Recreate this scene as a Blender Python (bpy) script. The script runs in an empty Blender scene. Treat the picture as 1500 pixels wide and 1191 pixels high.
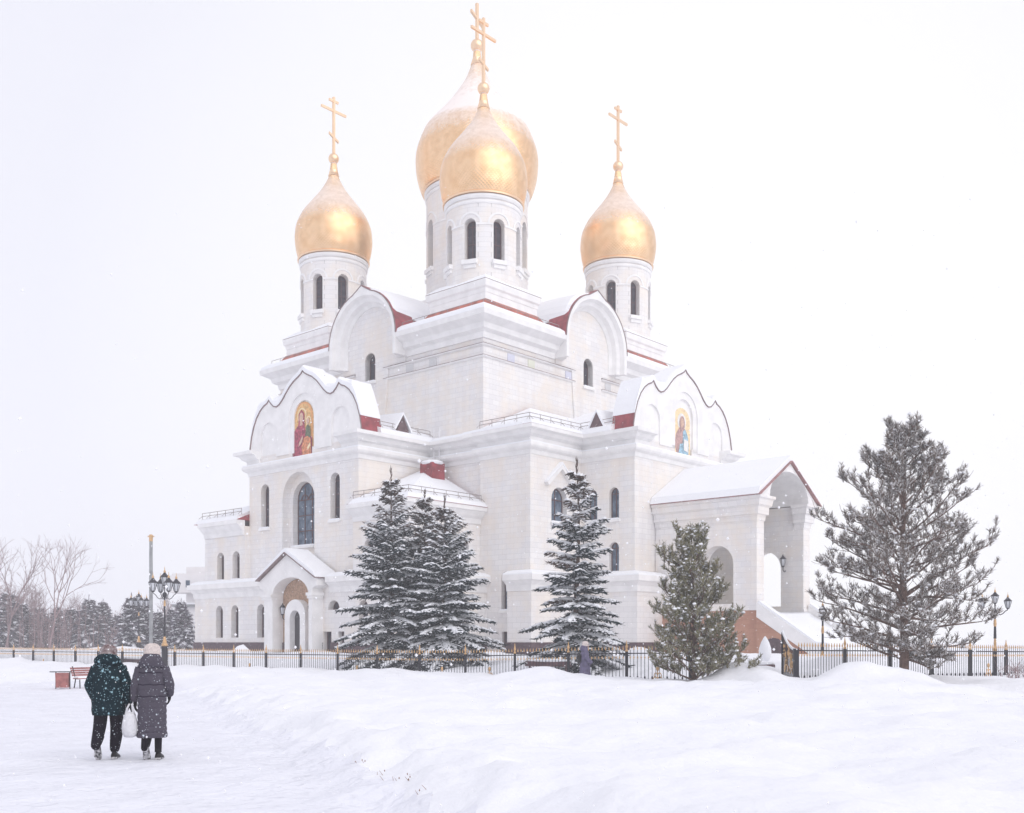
import bpy, bmesh, math, random
from mathutils import Vector, Matrix, noise
random.seed(7)
SC = bpy.context.scene
COL = SC.collection
PI = math.pi
R = math.radians

# ------------------------------------------------------------------ helpers
def tag(o, label=None, cat=None, group=None, kind=None):
    if label: o['label'] = label
    if cat: o['category'] = cat
    if group: o['group'] = group
    if kind: o['kind'] = kind
    return o

def empty(name, loc=(0, 0, 0), rz=0.0, parent=None):
    o = bpy.data.objects.new(name, None)
    COL.objects.link(o)
    o.location = loc
    o.rotation_euler = (0, 0, rz)
    o.empty_display_size = 0.3
    if parent: o.parent = parent
    return o

def copy_tree(o, parent=None):
    c = o.copy()
    COL.objects.link(c)
    if parent: c.parent = parent
    for ch in [x for x in o.children]:
        copy_tree(ch, c)
    return c

class MB:
    def __init__(s):
        s.v = []; s.f = []; s.m = []; s.mi = 0
    def face(s, pts):
        n = len(s.v); s.v.extend(pts); s.f.append(tuple(range(n, n + len(pts)))); s.m.append(s.mi)
    def add(s, vs, fs):
        n = len(s.v); s.v.extend(vs)
        for f in fs:
            s.f.append(tuple(i + n for i in f)); s.m.append(s.mi)
    def box(s, a, b):
        x0, y0, z0 = a; x1, y1, z1 = b
        s.add([(x0,y0,z0),(x1,y0,z0),(x1,y1,z0),(x0,y1,z0),(x0,y0,z1),(x1,y0,z1),(x1,y1,z1),(x0,y1,z1)],
              [(0,3,2,1),(4,5,6,7),(0,1,5,4),(1,2,6,5),(2,3,7,6),(3,0,4,7)])
    def poly_prism(s, A, B):
        n = len(A)
        s.add(list(A) + list(B), [tuple(range(n - 1, -1, -1)), tuple(range(n, 2 * n))] +
              [(i, (i + 1) % n, n + (i + 1) % n, n + i) for i in range(n)])
    def zprism(s, poly, z0, z1):
        s.poly_prism([(x, y, z0) for x, y in poly], [(x, y, z1) for x, y in poly])
    def loft(s, rings, cap=True, closed=True):
        n = len(rings[0]); vs = []; fs = []
        for r in rings: vs.extend(r)
        for k in range(len(rings) - 1):
            for i in range(n if closed else n - 1):
                j = (i + 1) % n
                fs.append((k*n+i, k*n+j, (k+1)*n+j, (k+1)*n+i))
        if cap:
            fs.append(tuple(range(n - 1, -1, -1))); fs.append(tuple((len(rings)-1)*n + i for i in range(n)))
        s.add(vs, fs)
    def tube(s, path, radii, n=6, cap=True):
        path = [Vector(p) for p in path]
        if not isinstance(radii, (list, tuple)): radii = [radii] * len(path)
        rings = []; up = None
        for i, p in enumerate(path):
            d = (path[min(i+1, len(path)-1)] - path[max(i-1, 0)])
            if d.length < 1e-9: d = Vector((0, 0, 1))
            d.normalize()
            if up is None:
                up = Vector((0, 0, 1)) if abs(d.z) < .9 else Vector((1, 0, 0))
            x = d.cross(up)
            if x.length < 1e-6: x = d.cross(Vector((0, 1, 0)))
            x.normalize(); y = x.cross(d).normalized(); up = y
            rings.append([tuple(p + (x * math.cos(2*PI*k/n) + y * math.sin(2*PI*k/n)) * radii[i]) for k in range(n)])
        s.loft(rings, cap)
    def lathe(s, prof, cx=0, cy=0, n=32, cap=True, a0=0.0):
        rings = [[(cx + r*math.cos(a0+2*PI*k/n), cy + r*math.sin(a0+2*PI*k/n), z) for k in range(n)] for r, z in prof]
        s.loft(rings, cap)
    def blob(s, c, rx, ry, rz, nu=8, nv=5, rot=None, jit=0.0):
        c = Vector(c); rings = []
        for j in range(nv + 1):
            t = PI * (j + .0) / nv
            t = min(max(t, .12), PI - .12)
            ring = []
            for i in range(nu):
                a = 2*PI*i/nu
                k = 1 + (random.uniform(-jit, jit) if jit else 0)
                p = Vector((rx*math.sin(t)*math.cos(a), ry*math.sin(t)*math.sin(a), -rz*math.cos(t))) * k
                if rot: p = rot @ p
                ring.append(tuple(c + p))
            rings.append(ring)
        s.loft(rings, True)
    def sweep(s, path, prof, closed=False):
        n = len(path); rings = []
        for i in range(n):
            p = Vector(path[i])
            def nrm(a, b):
                d = (Vector(b) - Vector(a)).normalized(); return Vector((d.y, -d.x))
            if closed or 0 < i < n - 1:
                n0 = nrm(path[i-1], path[i]); n1 = nrm(path[i], path[(i+1) % n])
            elif i == 0: n0 = n1 = nrm(path[0], path[1])
            else: n0 = n1 = nrm(path[-2], path[-1])
            m = (n0 + n1) / max(1 + n0.dot(n1), .05)
            rings.append([(p.x + m.x*o, p.y + m.y*o, z) for o, z in prof])
        if closed: rings.append(rings[0])
        s.loft(rings, not closed)
    def build(s, name, mats, parent=None, smooth=False, fix=True, loc=None):
        me = bpy.data.meshes.new(name)
        me.from_pydata(s.v, [], s.f)
        if not isinstance(mats, (list, tuple)): mats = [mats]
        for m in mats: me.materials.append(m)
        if len(mats) > 1: me.polygons.foreach_set('material_index', s.m)
        if smooth: me.polygons.foreach_set('use_smooth', [True] * len(me.polygons))
        if fix:
            bm = bmesh.new(); bm.from_mesh(me)
            bmesh.ops.remove_doubles(bm, verts=bm.verts, dist=1e-5)
            bmesh.ops.recalc_face_normals(bm, faces=bm.faces)
            bm.to_mesh(me); bm.free()
        o = bpy.data.objects.new(name, me)
        COL.objects.link(o)
        if parent: o.parent = parent
        if loc: o.location = loc
        return o

    def islands(s):
        par = list(range(len(s.v)))
        def find(i):
            while par[i] != i:
                par[i] = par[par[i]]; i = par[i]
            return i
        for f in s.f:
            r0 = find(f[0])
            for k in f[1:]:
                rk = find(k)
                if rk != r0: par[rk] = r0
        grp = {}
        for f, mi in zip(s.f, s.m): grp.setdefault(find(f[0]), []).append((f, mi))
        out = []
        for fs in grp.values():
            m = MB(); mp = {}
            for f, mi in fs:
                for k in f:
                    if k not in mp: mp[k] = len(m.v); m.v.append(s.v[k])
                m.f.append(tuple(mp[k] for k in f)); m.m.append(mi)
            out.append(m)
        return out
    def split(s, name, mats, parent=None, smooth=False, loc=None):
        out = [m.build(name, mats, parent, smooth, True, loc) for m in s.islands()]
        return out[0] if len(out) == 1 else out

class Face:
    """a wall plane: a runs along it, d goes into the wall"""
    def __init__(s, o, t, n): s.o = o; s.t = t; s.n = n
    def p(s, a, z, d=0.0):
        return (s.o[0] + a*s.t[0] + d*s.n[0], s.o[1] + a*s.t[1] + d*s.n[1], z)
    def prism(s, mb, poly, d0, d1):
        mb.poly_prism([s.p(a, z, d0) for a, z in poly], [s.p(a, z, d1) for a, z in poly])
    def sheet(s, mb, poly, d):
        mb.face([s.p(a, z, d) for a, z in poly])
def FU(u): return Face((u, 0), (0, 1), (1, 0))
def FV(v): return Face((0, v), (1, 0), (0, 1))
def FD(c, r, ang): return Face((c[0]+r*math.cos(ang), c[1]+r*math.sin(ang)), (-math.sin(ang), math.cos(ang)), (-math.cos(ang), -math.sin(ang)))

def arch(a, z0, z1, w, n=10, rise=None):
    r = w/2; rise = r if rise is None else rise
    pts = [(a - r, z0), (a + r, z0)]
    for i in range(n + 1):
        t = PI*i/n
        pts.append((a + r*math.cos(t), z1 - rise + rise*math.sin(t)))
    return pts

def boolean_cut(o, mb):
    for c in mb.islands():
        c = c.build('cutter_tmp', MATS['stone'], o.parent, loc=tuple(o.location))
        md = o.modifiers.new('cut', 'BOOLEAN'); md.operation = 'DIFFERENCE'; md.solver = 'EXACT'; md.object = c
        dg = bpy.context.evaluated_depsgraph_get(); dg.update()
        me = bpy.data.meshes.new_from_object(o.evaluated_get(dg))
        o.modifiers.clear()
        old = o.data; o.data = me; bpy.data.meshes.remove(old)
        me.name = o.name
        cm = c.data; bpy.data.objects.remove(c); bpy.data.meshes.remove(cm)

def smooth(x, a, b):
    t = min(max((x - a) / (b - a), 0.0), 1.0)
    return t*t*(3 - 2*t)

# ------------------------------------------------------------------ materials
MATS = {}
def mat(name, col, rough=.7, metal=0.0, noise_scale=None, var=.12, bump=0.0, bump_scale=None, spec=.3, col2=None):
    m = bpy.data.materials.new(name); m.use_nodes = True
    nt = m.node_tree; b = nt.nodes['Principled BSDF']
    b.inputs['Roughness'].default_value = rough; b.inputs['Metallic'].default_value = metal
    b.inputs['Specular IOR Level'].default_value = spec
    b.inputs['Base Color'].default_value = (*col, 1)
    tc = nt.nodes.new('ShaderNodeTexCoord')
    if noise_scale:
        nz = nt.nodes.new('ShaderNodeTexNoise'); nz.inputs['Scale'].default_value = noise_scale; nz.inputs['Detail'].default_value = 4
        nt.links.new(tc.outputs['Object'], nz.inputs['Vector'])
        rp = nt.nodes.new('ShaderNodeValToRGB')
        c2 = col2 if col2 else tuple(min(1, c*(1+var)) for c in col)
        c1 = col if col2 else tuple(c*(1-var) for c in col)
        rp.color_ramp.elements[0].position = .35; rp.color_ramp.elements[1].position = .65
        rp.color_ramp.elements[0].color = (*c1, 1); rp.color_ramp.elements[1].color = (*c2, 1)
        nt.links.new(nz.outputs['Fac'], rp.inputs['Fac']); nt.links.new(rp.outputs['Color'], b.inputs['Base Color'])
    if bump:
        nb = nt.nodes.new('ShaderNodeTexNoise'); nb.inputs['Scale'].default_value = bump_scale or 10; nb.inputs['Detail'].default_value = 5
        nt.links.new(tc.outputs['Object'], nb.inputs['Vector'])
        bp = nt.nodes.new('ShaderNodeBump'); bp.inputs['Strength'].default_value = bump; bp.inputs['Distance'].default_value = .05
        nt.links.new(nb.outputs['Fac'], bp.inputs['Height']); nt.links.new(bp.outputs['Normal'], b.inputs['Normal'])
    MATS[name] = m
    return m

def stone_mat(name, base, warm, cool, bw=.62, bh=.32):
    m = mat(name, base, .85, spec=.2)
    nt = m.node_tree; b = nt.nodes['Principled BSDF']; L = nt.links.new
    tc = nt.nodes.new('ShaderNodeTexCoord'); sp = nt.nodes.new('ShaderNodeSeparateXYZ'); L(tc.outputs['Object'], sp.inputs[0])
    ad = nt.nodes.new('ShaderNodeMath'); ad.operation = 'ADD'; L(sp.outputs['X'], ad.inputs[0]); L(sp.outputs['Y'], ad.inputs[1])
    cb = nt.nodes.new('ShaderNodeCombineXYZ'); L(ad.outputs[0], cb.inputs['X']); L(sp.outputs['Z'], cb.inputs['Y'])
    br = nt.nodes.new('ShaderNodeTexBrick')
    br.inputs['Scale'].default_value = 1; br.inputs['Brick Width'].default_value = bw; br.inputs['Row Height'].default_value = bh
    br.inputs['Mortar Size'].default_value = .007; br.inputs['Mortar Smooth'].default_value = .3
    br.inputs['Color1'].default_value = (*base, 1); br.inputs['Color2'].default_value = (*cool, 1); br.inputs['Mortar'].default_value = (*[c*.72 for c in base], 1)
    L(cb.outputs[0], br.inputs['Vector'])
    nz = nt.nodes.new('ShaderNodeTexNoise'); nz.inputs['Scale'].default_value = .38; nz.inputs['Detail'].default_value = 7; nz.inputs['Roughness'].default_value = .65
    L(tc.outputs['Object'], nz.inputs['Vector'])
    rp = nt.nodes.new('ShaderNodeValToRGB'); rp.color_ramp.elements[0].position = .43; rp.color_ramp.elements[1].position = .62
    L(nz.outputs['Fac'], rp.inputs['Fac'])
    mx = nt.nodes.new('ShaderNodeMix'); mx.data_type = 'RGBA'
    mlt = nt.nodes.new('ShaderNodeMath'); mlt.operation = 'MULTIPLY'; mlt.inputs[1].default_value = .72; L(rp.outputs['Color'], mlt.inputs[0])
    L(mlt.outputs[0], mx.inputs['Factor']); L(br.outputs['Color'], mx.inputs[6]); mx.inputs[7].default_value = (*warm, 1)
    mp = nt.nodes.new('ShaderNodeMapping'); mp.inputs['Scale'].default_value = (1.6, 1.6, .12); L(tc.outputs['Object'], mp.inputs['Vector'])
    n3 = nt.nodes.new('ShaderNodeTexNoise'); n3.inputs['Scale'].default_value = 1.0; n3.inputs['Detail'].default_value = 6; L(mp.outputs[0], n3.inputs['Vector'])
    r3 = nt.nodes.new('ShaderNodeValToRGB'); r3.color_ramp.elements[0].position = .35; r3.color_ramp.elements[1].position = .62
    r3.color_ramp.elements[0].color = (.955, .95, .955, 1); r3.color_ramp.elements[1].color = (1, 1, 1, 1); L(n3.outputs['Fac'], r3.inputs['Fac'])
    m3 = nt.nodes.new('ShaderNodeMix'); m3.data_type = 'RGBA'; m3.blend_type = 'MULTIPLY'; m3.inputs['Factor'].default_value = 1
    L(mx.outputs[2], m3.inputs[6]); L(r3.outputs['Color'], m3.inputs[7]); L(m3.outputs[2], b.inputs['Base Color'])
    bp = nt.nodes.new('ShaderNodeBump'); bp.inputs['Strength'].default_value = .5; bp.inputs['Distance'].default_value = .02; bp.invert = True
    L(br.outputs['Fac'], bp.inputs['Height']); L(bp.outputs['Normal'], b.inputs['Normal'])
    return m

stone_mat('stone', (.85, .835, .825), (.84, .765, .68), (.79, .775, .775))
mat('trim_stone', (.84, .83, .825), .85, noise_scale=1.5, var=.05, spec=.2)
stone_mat('terracotta', (.47, .25, .17), (.52, .29, .20), (.42, .21, .145), .5, .25)
mat('plinth_granite', (.085, .05, .06), .5, noise_scale=6, var=.35)
mat('snow', (.87, .88, .91), .9, noise_scale=.8, var=.012, bump=.35, bump_scale=5, spec=.15)
mat('red_metal', (.27, .04, .05), .5, noise_scale=2, var=.3)
mat('window_glass', (.022, .02, .03), .5, noise_scale=2.6, spec=.06, col2=(.07, .058, .08))
mat('stained_glass', (.05, .075, .12), .4, noise_scale=2.4, spec=.1, col2=(.17, .22, .28))
mat('frame_wood', (.10, .045, .05), .6)
mat('door_wood', (.04, .035, .04), .5)
mat('mosaic_tan', (.42, .27, .18), .7, noise_scale=9, var=.25)
mat('black_iron', (.022, .02, .028), .5)
mat('gold_paint', (.60, .38, .19), .45, metal=.2, noise_scale=8, var=.2)
mat('rail_iron', (.30, .26, .25), .6)
mat('white_metal', (.75, .74, .76), .5)
mat('icon_gold', (.72, .43, .17), .6, noise_scale=7, var=.25)
mat('icon_gold_hazed', (.86, .66, .40), .6, noise_scale=7, var=.15)  # right icon's gold, paled: haze is put into the colour
mat('icon_halo', (.85, .70, .45), .6)
mat('icon_rim', (.80, .38, .16), .6)
mat('icon_red', (.36, .06, .10), .7, noise_scale=6, var=.45)
mat('icon_skin', (.62, .42, .32), .7, noise_scale=9, var=.15)
mat('icon_green', (.12, .15, .09), .7, noise_scale=7, var=.4)
mat('icon_orange', (.60, .24, .12), .7, noise_scale=6, var=.4)
mat('icon_brown_hazed', (.46, .29, .27), .7, noise_scale=6, var=.25)  # right icon's robe and hair, lightened to carry the haze
mat('icon_blue_hazed', (.30, .47, .58), .7, noise_scale=5, var=.35)  # right icon's blue, lightened to carry the haze
mat('icon_white', (.80, .78, .76), .7, noise_scale=6, var=.08)
mat('tile_blue', (.62, .63, .74), .5); mat('tile_green', (.70, .71, .60), .5); mat('tile_grey', (.60, .60, .61), .5)
mat('bark_pine', (.15, .095, .075), .9, noise_scale=6, var=.35, bump=.8, bump_scale=14)
mat('bark_bare_hazed', (.29, .20, .205), .9)  # lightened bark: distance haze of the tree line is in the colour
mat('needle_spruce', (.014, .027, .033), .8, noise_scale=1.2, spec=.1, col2=(.034, .054, .060))
mat('needle_spruce_brown', (.06, .05, .044), .8, noise_scale=1.5, col2=(.125, .075, .06))
mat('needle_pine', (.155, .155, .08), .8, noise_scale=1.4, col2=(.29, .265, .17))
mat('needle_pine_dark', (.115, .092, .076), .8, noise_scale=1.4, col2=(.205, .165, .135))
mat('frosted_needles', (.62, .60, .60), .9, noise_scale=3, var=.12)
mat('needle_far_hazed', (.16, .15, .195), .8, noise_scale=.9, col2=(.25, .21, .235))  # paler, bluer needles: distance haze is painted into the colour
mat('cloth_purple', (.075, .062, .095), .75, noise_scale=9, var=.2)
mat('cloth_seam_shade', (.03, .024, .04), .9)  # stitched seams, with the shade of their creases painted in as dark colour
mat('cloth_mauve', (.13, .115, .19), .8, noise_scale=9, var=.2)
mat('cloth_trousers', (.014, .011, .016), .85, spec=.08)
mat('fur_brown', (.20, .12, .12), .95, noise_scale=16, col2=(.55, .48, .48), bump=1, bump_scale=60)
mat('knit_pink', (.87, .76, .72), .95, noise_scale=40, var=.12, bump=.8, bump_scale=90)
mat('leather_black', (.015, .013, .016), .5)
mat('sole_white', (.03, .03, .035), .8, noise_scale=24, col2=(.72, .71, .73))
mat('skin', (.55, .35, .28), .55)
mat('hair', (.10, .06, .045), .7)
mat('glove', (.012, .012, .014), .8)
mat('bench_red', (.34, .13, .12), .6, noise_scale=5, var=.25)
mat('concrete', (.30, .31, .32), .8, noise_scale=3, var=.2)
mat('wood_dark', (.12, .07, .075), .8, noise_scale=4, var=.3)
mat('pale_render', (.84, .82, .82), .85, noise_scale=.6, var=.05)
mat('dry_grass', (.28, .17, .12), .9)
mat('lamp_glass', (.62, .64, .68), .25)

# teal dark coat with wet snow stuck in spots
def speckle(name, base, scale, thr, snowcol=(.72, .80, .86)):
    m = mat(name, base, .8, bump=.9, bump_scale=11, spec=.08); nt = m.node_tree; b = nt.nodes['Principled BSDF']; L = nt.links.new
    tc = nt.nodes.new('ShaderNodeTexCoord')
    nz = nt.nodes.new('ShaderNodeTexNoise'); nz.inputs['Scale'].default_value = 9; nz.inputs['Detail'].default_value = 3; L(tc.outputs['Object'], nz.inputs['Vector'])
    prev = None
    for k, sc in enumerate((scale, scale*2.1)):
        vo = nt.nodes.new('ShaderNodeTexVoronoi'); vo.inputs['Scale'].default_value = sc; L(tc.outputs['Object'], vo.inputs['Vector'])
        ad = nt.nodes.new('ShaderNodeMath'); ad.operation = 'MULTIPLY_ADD'; L(nz.outputs['Fac'], ad.inputs[0]); ad.inputs[1].default_value = .7; 
        L(vo.outputs['Distance'], ad.inputs[2])
        if prev:
            mn = nt.nodes.new('ShaderNodeMath'); mn.operation = 'MINIMUM'; L(prev.outputs[0], mn.inputs[0]); L(ad.outputs[0], mn.inputs[1]); prev = mn
        else: prev = ad
    rp = nt.nodes.new('ShaderNodeValToRGB'); rp.color_ramp.elements[0].position = thr*.5 + .28; rp.color_ramp.elements[1].position = thr + .36
    rp.color_ramp.elements[0].color = (*snowcol, 1); rp.color_ramp.elements[1].color = (*base, 1)
    L(prev.outputs[0], rp.inputs['Fac'])
    L(rp.outputs['Color'], b.inputs['Base Color'])
    return m
speckle('cloth_teal', (.006, .020, .028), 15, .25, (.38, .60, .68))
speckle('cloth_trouser_snow', (.013, .010, .017), 16, .17)
speckle('cloth_purple_snow', (.085, .076, .098), 15, .17)

# gilded domes: metal scales with rime on the upward faces
def gold_dome(name, lo, hi, top=.62):
    m = mat(name, (.95, .64, .37), .27, metal=1.0, noise_scale=2.0, col2=(.86, .53, .27)); nt = m.node_tree; b = nt.nodes['Principled BSDF']; L = nt.links.new
    tc = nt.nodes.new('ShaderNodeTexCoord')
    sp = nt.nodes.new('ShaderNodeSeparateXYZ'); L(tc.outputs['Object'], sp.inputs[0])
    at = nt.nodes.new('ShaderNodeMath'); at.operation = 'ARCTAN2'; L(sp.outputs['Y'], at.inputs[0]); L(sp.outputs['X'], at.inputs[1])
    def wave(k, sgn):
        a = nt.nodes.new('ShaderNodeMath'); a.operation = 'MULTIPLY'; a.inputs[1].default_value = 36; L(at.outputs[0], a.inputs[0])
        z = nt.nodes.new('ShaderNodeMath'); z.operation = 'MULTIPLY'; z.inputs[1].default_value = k*sgn; L(sp.outputs['Z'], z.inputs[0])
        s_ = nt.nodes.new('ShaderNodeMath'); s_.operation = 'ADD'; L(a.outputs[0], s_.inputs[0]); L(z.outputs[0], s_.inputs[1])
        si = nt.nodes.new('ShaderNodeMath'); si.operation = 'SINE'; L(s_.outputs[0], si.inputs[0])
        ab = nt.nodes.new('ShaderNodeMath'); ab.operation = 'ABSOLUTE'; L(si.outputs[0], ab.inputs[0])
        pw = nt.nodes.new('ShaderNodeMath'); pw.operation = 'POWER'; pw.inputs[1].default_value = .35; L(ab.outputs[0], pw.inputs[0])
        return pw
    w1 = wave(13, 1); w2 = wave(13, -1)
    mn = nt.nodes.new('ShaderNodeMath'); mn.operation = 'MINIMUM'; L(w1.outputs[0], mn.inputs[0]); L(w2.outputs[0], mn.inputs[1])
    bp = nt.nodes.new('ShaderNodeBump'); bp.inputs['Strength'].default_value = .38; bp.inputs['Distance'].default_value = .04
    L(mn.outputs[0], bp.inputs['Height']); L(bp.outputs['Normal'], b.inputs['Normal'])
    geo = nt.nodes.new('ShaderNodeNewGeometry'); sn = nt.nodes.new('ShaderNodeSeparateXYZ'); L(geo.outputs['Normal'], sn.inputs[0])
    nz = nt.nodes.new('ShaderNodeTexNoise'); nz.inputs['Scale'].default_value = 2.2; nz.inputs['Detail'].default_value = 9; nz.inputs['Roughness'].default_value = .7; L(tc.outputs['Object'], nz.inputs['Vector'])
    k = nt.nodes.new('ShaderNodeMath'); k.operation = 'MULTIPLY_ADD'; L(nz.outputs['Fac'], k.inputs[0]); k.inputs[1].default_value = .55; L(sn.outputs['Z'], k.inputs[2])
    mr = nt.nodes.new('ShaderNodeMapRange'); mr.inputs['From Min'].default_value = lo; mr.inputs['From Max'].default_value = hi; mr.inputs['To Max'].default_value = top
    L(k.outputs[0], mr.inputs['Value'])
    md = nt.nodes.new('ShaderNodeBsdfDiffuse'); md.inputs['Color'].default_value = (.92, .85, .82, 1)
    mix = nt.nodes.new('ShaderNodeMixShader'); L(mr.outputs['Result'], mix.inputs['Fac']); L(b.outputs['BSDF'], mix.inputs[1]); L(md.outputs['BSDF'], mix.inputs[2])
    L(mix.outputs[0], nt.nodes['Material Output'].inputs['Surface'])
    return m
gold_dome('gilded_scales', .50, 1.0)
gold_dome('gilded_scales_frosted', .46, .90, .92)
mat('edge_metal', (.24, .17, .17), .6, noise_scale=3, var=.2)
mat('edge_red', (.33, .17, .165), .6, noise_scale=3, var=.25)
mat('red_flashing', (.40, .10, .065), .55, noise_scale=1.5, var=.35)
mat('gilded_metal', (.92, .65, .42), .32, metal=.9)

M = MATS
# ------------------------------------------------------------------ cathedral
ANG = R(48.4)
CATH = empty('cathedral', (-1.784, 66.0, 0.0), ANG)
tag(CATH, 'white stone cathedral with golden onion domes and snow on its roofs', 'cathedral')
cut = {}
def cutter(k): return cut.setdefault(k, MB())

def window(face, key, a, z0, z1, w, depth=.5, mode='plain', parent=CATH, glass='window_glass', arched=True, sill=True, single=False):
    poly = arch(a, z0, z1, w) if arched else [(a-w/2, z0), (a+w/2, z0), (a+w/2, z1), (a-w/2, z1)]
    face.prism(cutter(key), poly, -.6, depth)
    g = MB(); face.prism(g, arch(a, z0+.01, z1-.01, w-.02) if arched else [(a-w/2+.01, z0+.01), (a+w/2-.01, z0+.01), (a+w/2-.01, z1-.01), (a-w/2+.01, z1-.01)], depth-.06, depth-.01)
    f = MB() if not single else g
    f.mi = 1 if single else 0
    t = .05 if w < 1.6 else .06
    d0, d1 = depth - .11, depth - .065
    def bar(a0, zz0, a1, zz1): face.prism(f, [(a0, zz0), (a1, zz0), (a1, zz1), (a0, zz1)], d0, d1)
    ztop = z1 - (w/2 if arched else 0)
    bar(a-w/2+.01, z0+.01, a-w/2+.01+t, ztop); bar(a+w/2-.01-t, z0+.01, a+w/2-.01, ztop)
    bar(a-w/2+.02+t, z0+.01, a+w/2-.02-t, z0+.01+t)
    cols = [0] if w < 1.6 else [-w/6, w/6]
    for c in cols: bar(a+c-t/2, z0+.02+t, a+c+t/2, z1 - (.06 if w < 1.6 else .3))
    nr = max(1, int((ztop - z0) / (.8 if w < 1.6 else 1.0)))
    for i in range(1, nr + 1):
        zz = z0 + (ztop - z0)*i/nr
        face.prism(f, [(a-w/2+.03, zz-t/2), (a+w/2-.03, zz-t/2), (a+w/2-.03, zz+t/2), (a-w/2+.03, zz+t/2)], d0-.012, d1-.004)
    if arched:
        n = 10; r0 = w/2-.01; r1 = w/2-.01-t
        for i in range(n):
            t0, t1 = PI*i/n, PI*(i+1)/n
            face.prism(f, [(a+r0*math.cos(t0), ztop+r0*math.sin(t0)), (a+r0*math.cos(t1), ztop+r0*math.sin(t1)), (a+r1*math.cos(t1), ztop+r1*math.sin(t1)), (a+r1*math.cos(t0), ztop+r1*math.sin(t0))], d0+.003, d1)
        if w >= 1.6:
            for c in (-1, 1):
                for i in range(6):
                    t0, t1 = PI*i/6, PI*(i+1)/6; rr = w/6
                    face.prism(f, [(a+c*w/6+rr*math.cos(t0), ztop+rr*math.sin(t0)), (a+c*w/6+rr*math.cos(t1), ztop+rr*math.sin(t1)), (a+c*w/6+(rr-t)*math.cos(t1), ztop+(rr-t)*math.sin(t1)), (a+c*w/6+(rr-t)*math.cos(t0), ztop+(rr-t)*math.sin(t0))], d0-.02, d1-.02)
    if single:
        return g.build('window', [M[glass], M['frame_wood']], parent)
    wo = g.build('window', M[glass], parent)
    f.build('window_frame', M['frame_wood'], wo)
    if sill and z0 > 2.5:
        s = MB(); face.prism(s, [(a-w/2-.12, z0-.16), (a+w/2+.12, z0-.16), (a+w/2+.12, z0-.02), (a-w/2-.12, z0-.02)], -.14, depth-.12)
        s.build('sill', M['trim_stone'], wo)
        s = MB(); face.prism(s, [(a-w/2-.08, z0-.018), (a+w/2+.08, z0-.018), (a+w/2-.02, z0+.07), (a-w/2+.02, z0+.07)], -.12, depth-.13)
        s.build('sill_snow', M['snow'], wo)
    return wo

L = 21.0
# --- lower tier (cross arms and the front corner block)
low_path = [(0, 16.2), (-6, 16.2), (-6, 4.8), (0, 4.8), (0, 0), (-.3, 0), (-.3, -4.1), (4.6, -4.1), (4.6, -8.2), (15.8, -8.2), (15.8, 0)]
w = MB(); w.zprism(low_path + [(L, 0), (L, L), (0, L)], .2, 14.2)
LOWER = w.build('lower_wall', M['stone'], CATH)
window(FU(-6), 'low', 14.42, 9.35, 12.3, .92); window(FU(-6), 'low', 7.05, 9.35, 12.3, .92)
FU(-6).prism(cutter('low'), arch(10.8, 7.0, 12.75, 3.35, 16), -.6, .55)
window(FU(-5.45), 'low', 10.95, 8.0, 12.2, 2.3, .5, glass='stained_glass')
window(FU(4.6), 'low', -6.66, 9.25, 11.2, .75, .35, glass='stained_glass'); window(FU(4.6), 'low', -5.0, 9.25, 11.2, .75, .35, glass='stained_glass')
window(FU(4.6), 'low', -6.66, 6.0, 7.85, .75, .35, glass='stained_glass')
window(FV(-4.1), 'low', 2.43, 9.05, 11.2, 1.5, .45, glass='stained_glass')
window(FU(-.3), 'low', -2.15, 3.65, 6.0, .72, .4, glass='stained_glass')
window(FU(-.3), 'low', -2.15, 1.0, 2.35, .62, .3, arched=False, sill=False)
FU(-6).prism(cutter('low'), [(9.35, 13.6), (11.45, 13.6), (11.45, 14.4), (9.35, 14.4)], -.5, .18); FV(-8.2).prism(cutter('low'), [(9.05, 13.6), (11.0, 13.6), (11.0, 14.4), (9.05, 14.4)], -.5, .18)
boolean_cut(LOWER, cut['low'])
# hood over the corner-block window
h = MB()
FV(-4.1).prism(h, [(1.0, 11.35), (1.15, 11.2), (2.43, 12.32), (3.71, 11.2), (3.86, 11.35), (2.43, 12.6)], -.28, .02)
h.build('window_hood', M['trim_stone'], CATH)
h = MB(); FV(-4.1).prism(h, [(.98, 11.37), (2.43, 12.62), (3.88, 11.37), (3.8, 11.5), (2.43, 12.76), (1.06, 11.5)], -.29, .0)
h.build('ledge_snow', M['snow'], CATH)

# --- corner blocks beside the left arm
blocks = MB(); blocks.box((-6.4, .0, .2), (-.01, 4.85, 9.6)); BLK = blocks.build('corner_block_wall', M['stone'], CATH)
blocks = MB(); blocks.box((-6.4, 16.15, .2), (-.01, 21.0, 9.6)); BLK2 = blocks.build('corner_block_wall', M['stone'], CATH)
for a in (19.08, 17.2): window(FU(-6.4), 'blk2', a, 6.0, 7.95, .85)
window(FU(-6.4), 'blk', 3.4, 6.2, 7.9, .8); window(FU(-6.4), 'blk', 1.5, 6.2, 7.9, .8)
window(FV(0), 'blk', -1.7, 6.25, 7.95, .8, .35); window(FV(0), 'blk', -4.4, 6.25, 7.95, .8, .35)
boolean_cut(BLK, cut['blk']); boolean_cut(BLK2, cut['blk2'])
e = MB()
prof = [(-.05, 9.0), (.08, 9.0), (.12, 9.3), (.3, 9.45), (.5, 9.7), (.62, 9.75), (.62, 10.0), (-.05, 10.0)]
e.sweep([(-6.4, 4.78), (-6.4, 0), (-.02, 0)], prof); e.sweep([(-6.4, 21.0), (-6.4, 16.22)], prof)
e.split('cornice', M['trim_stone'], CATH)
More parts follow.
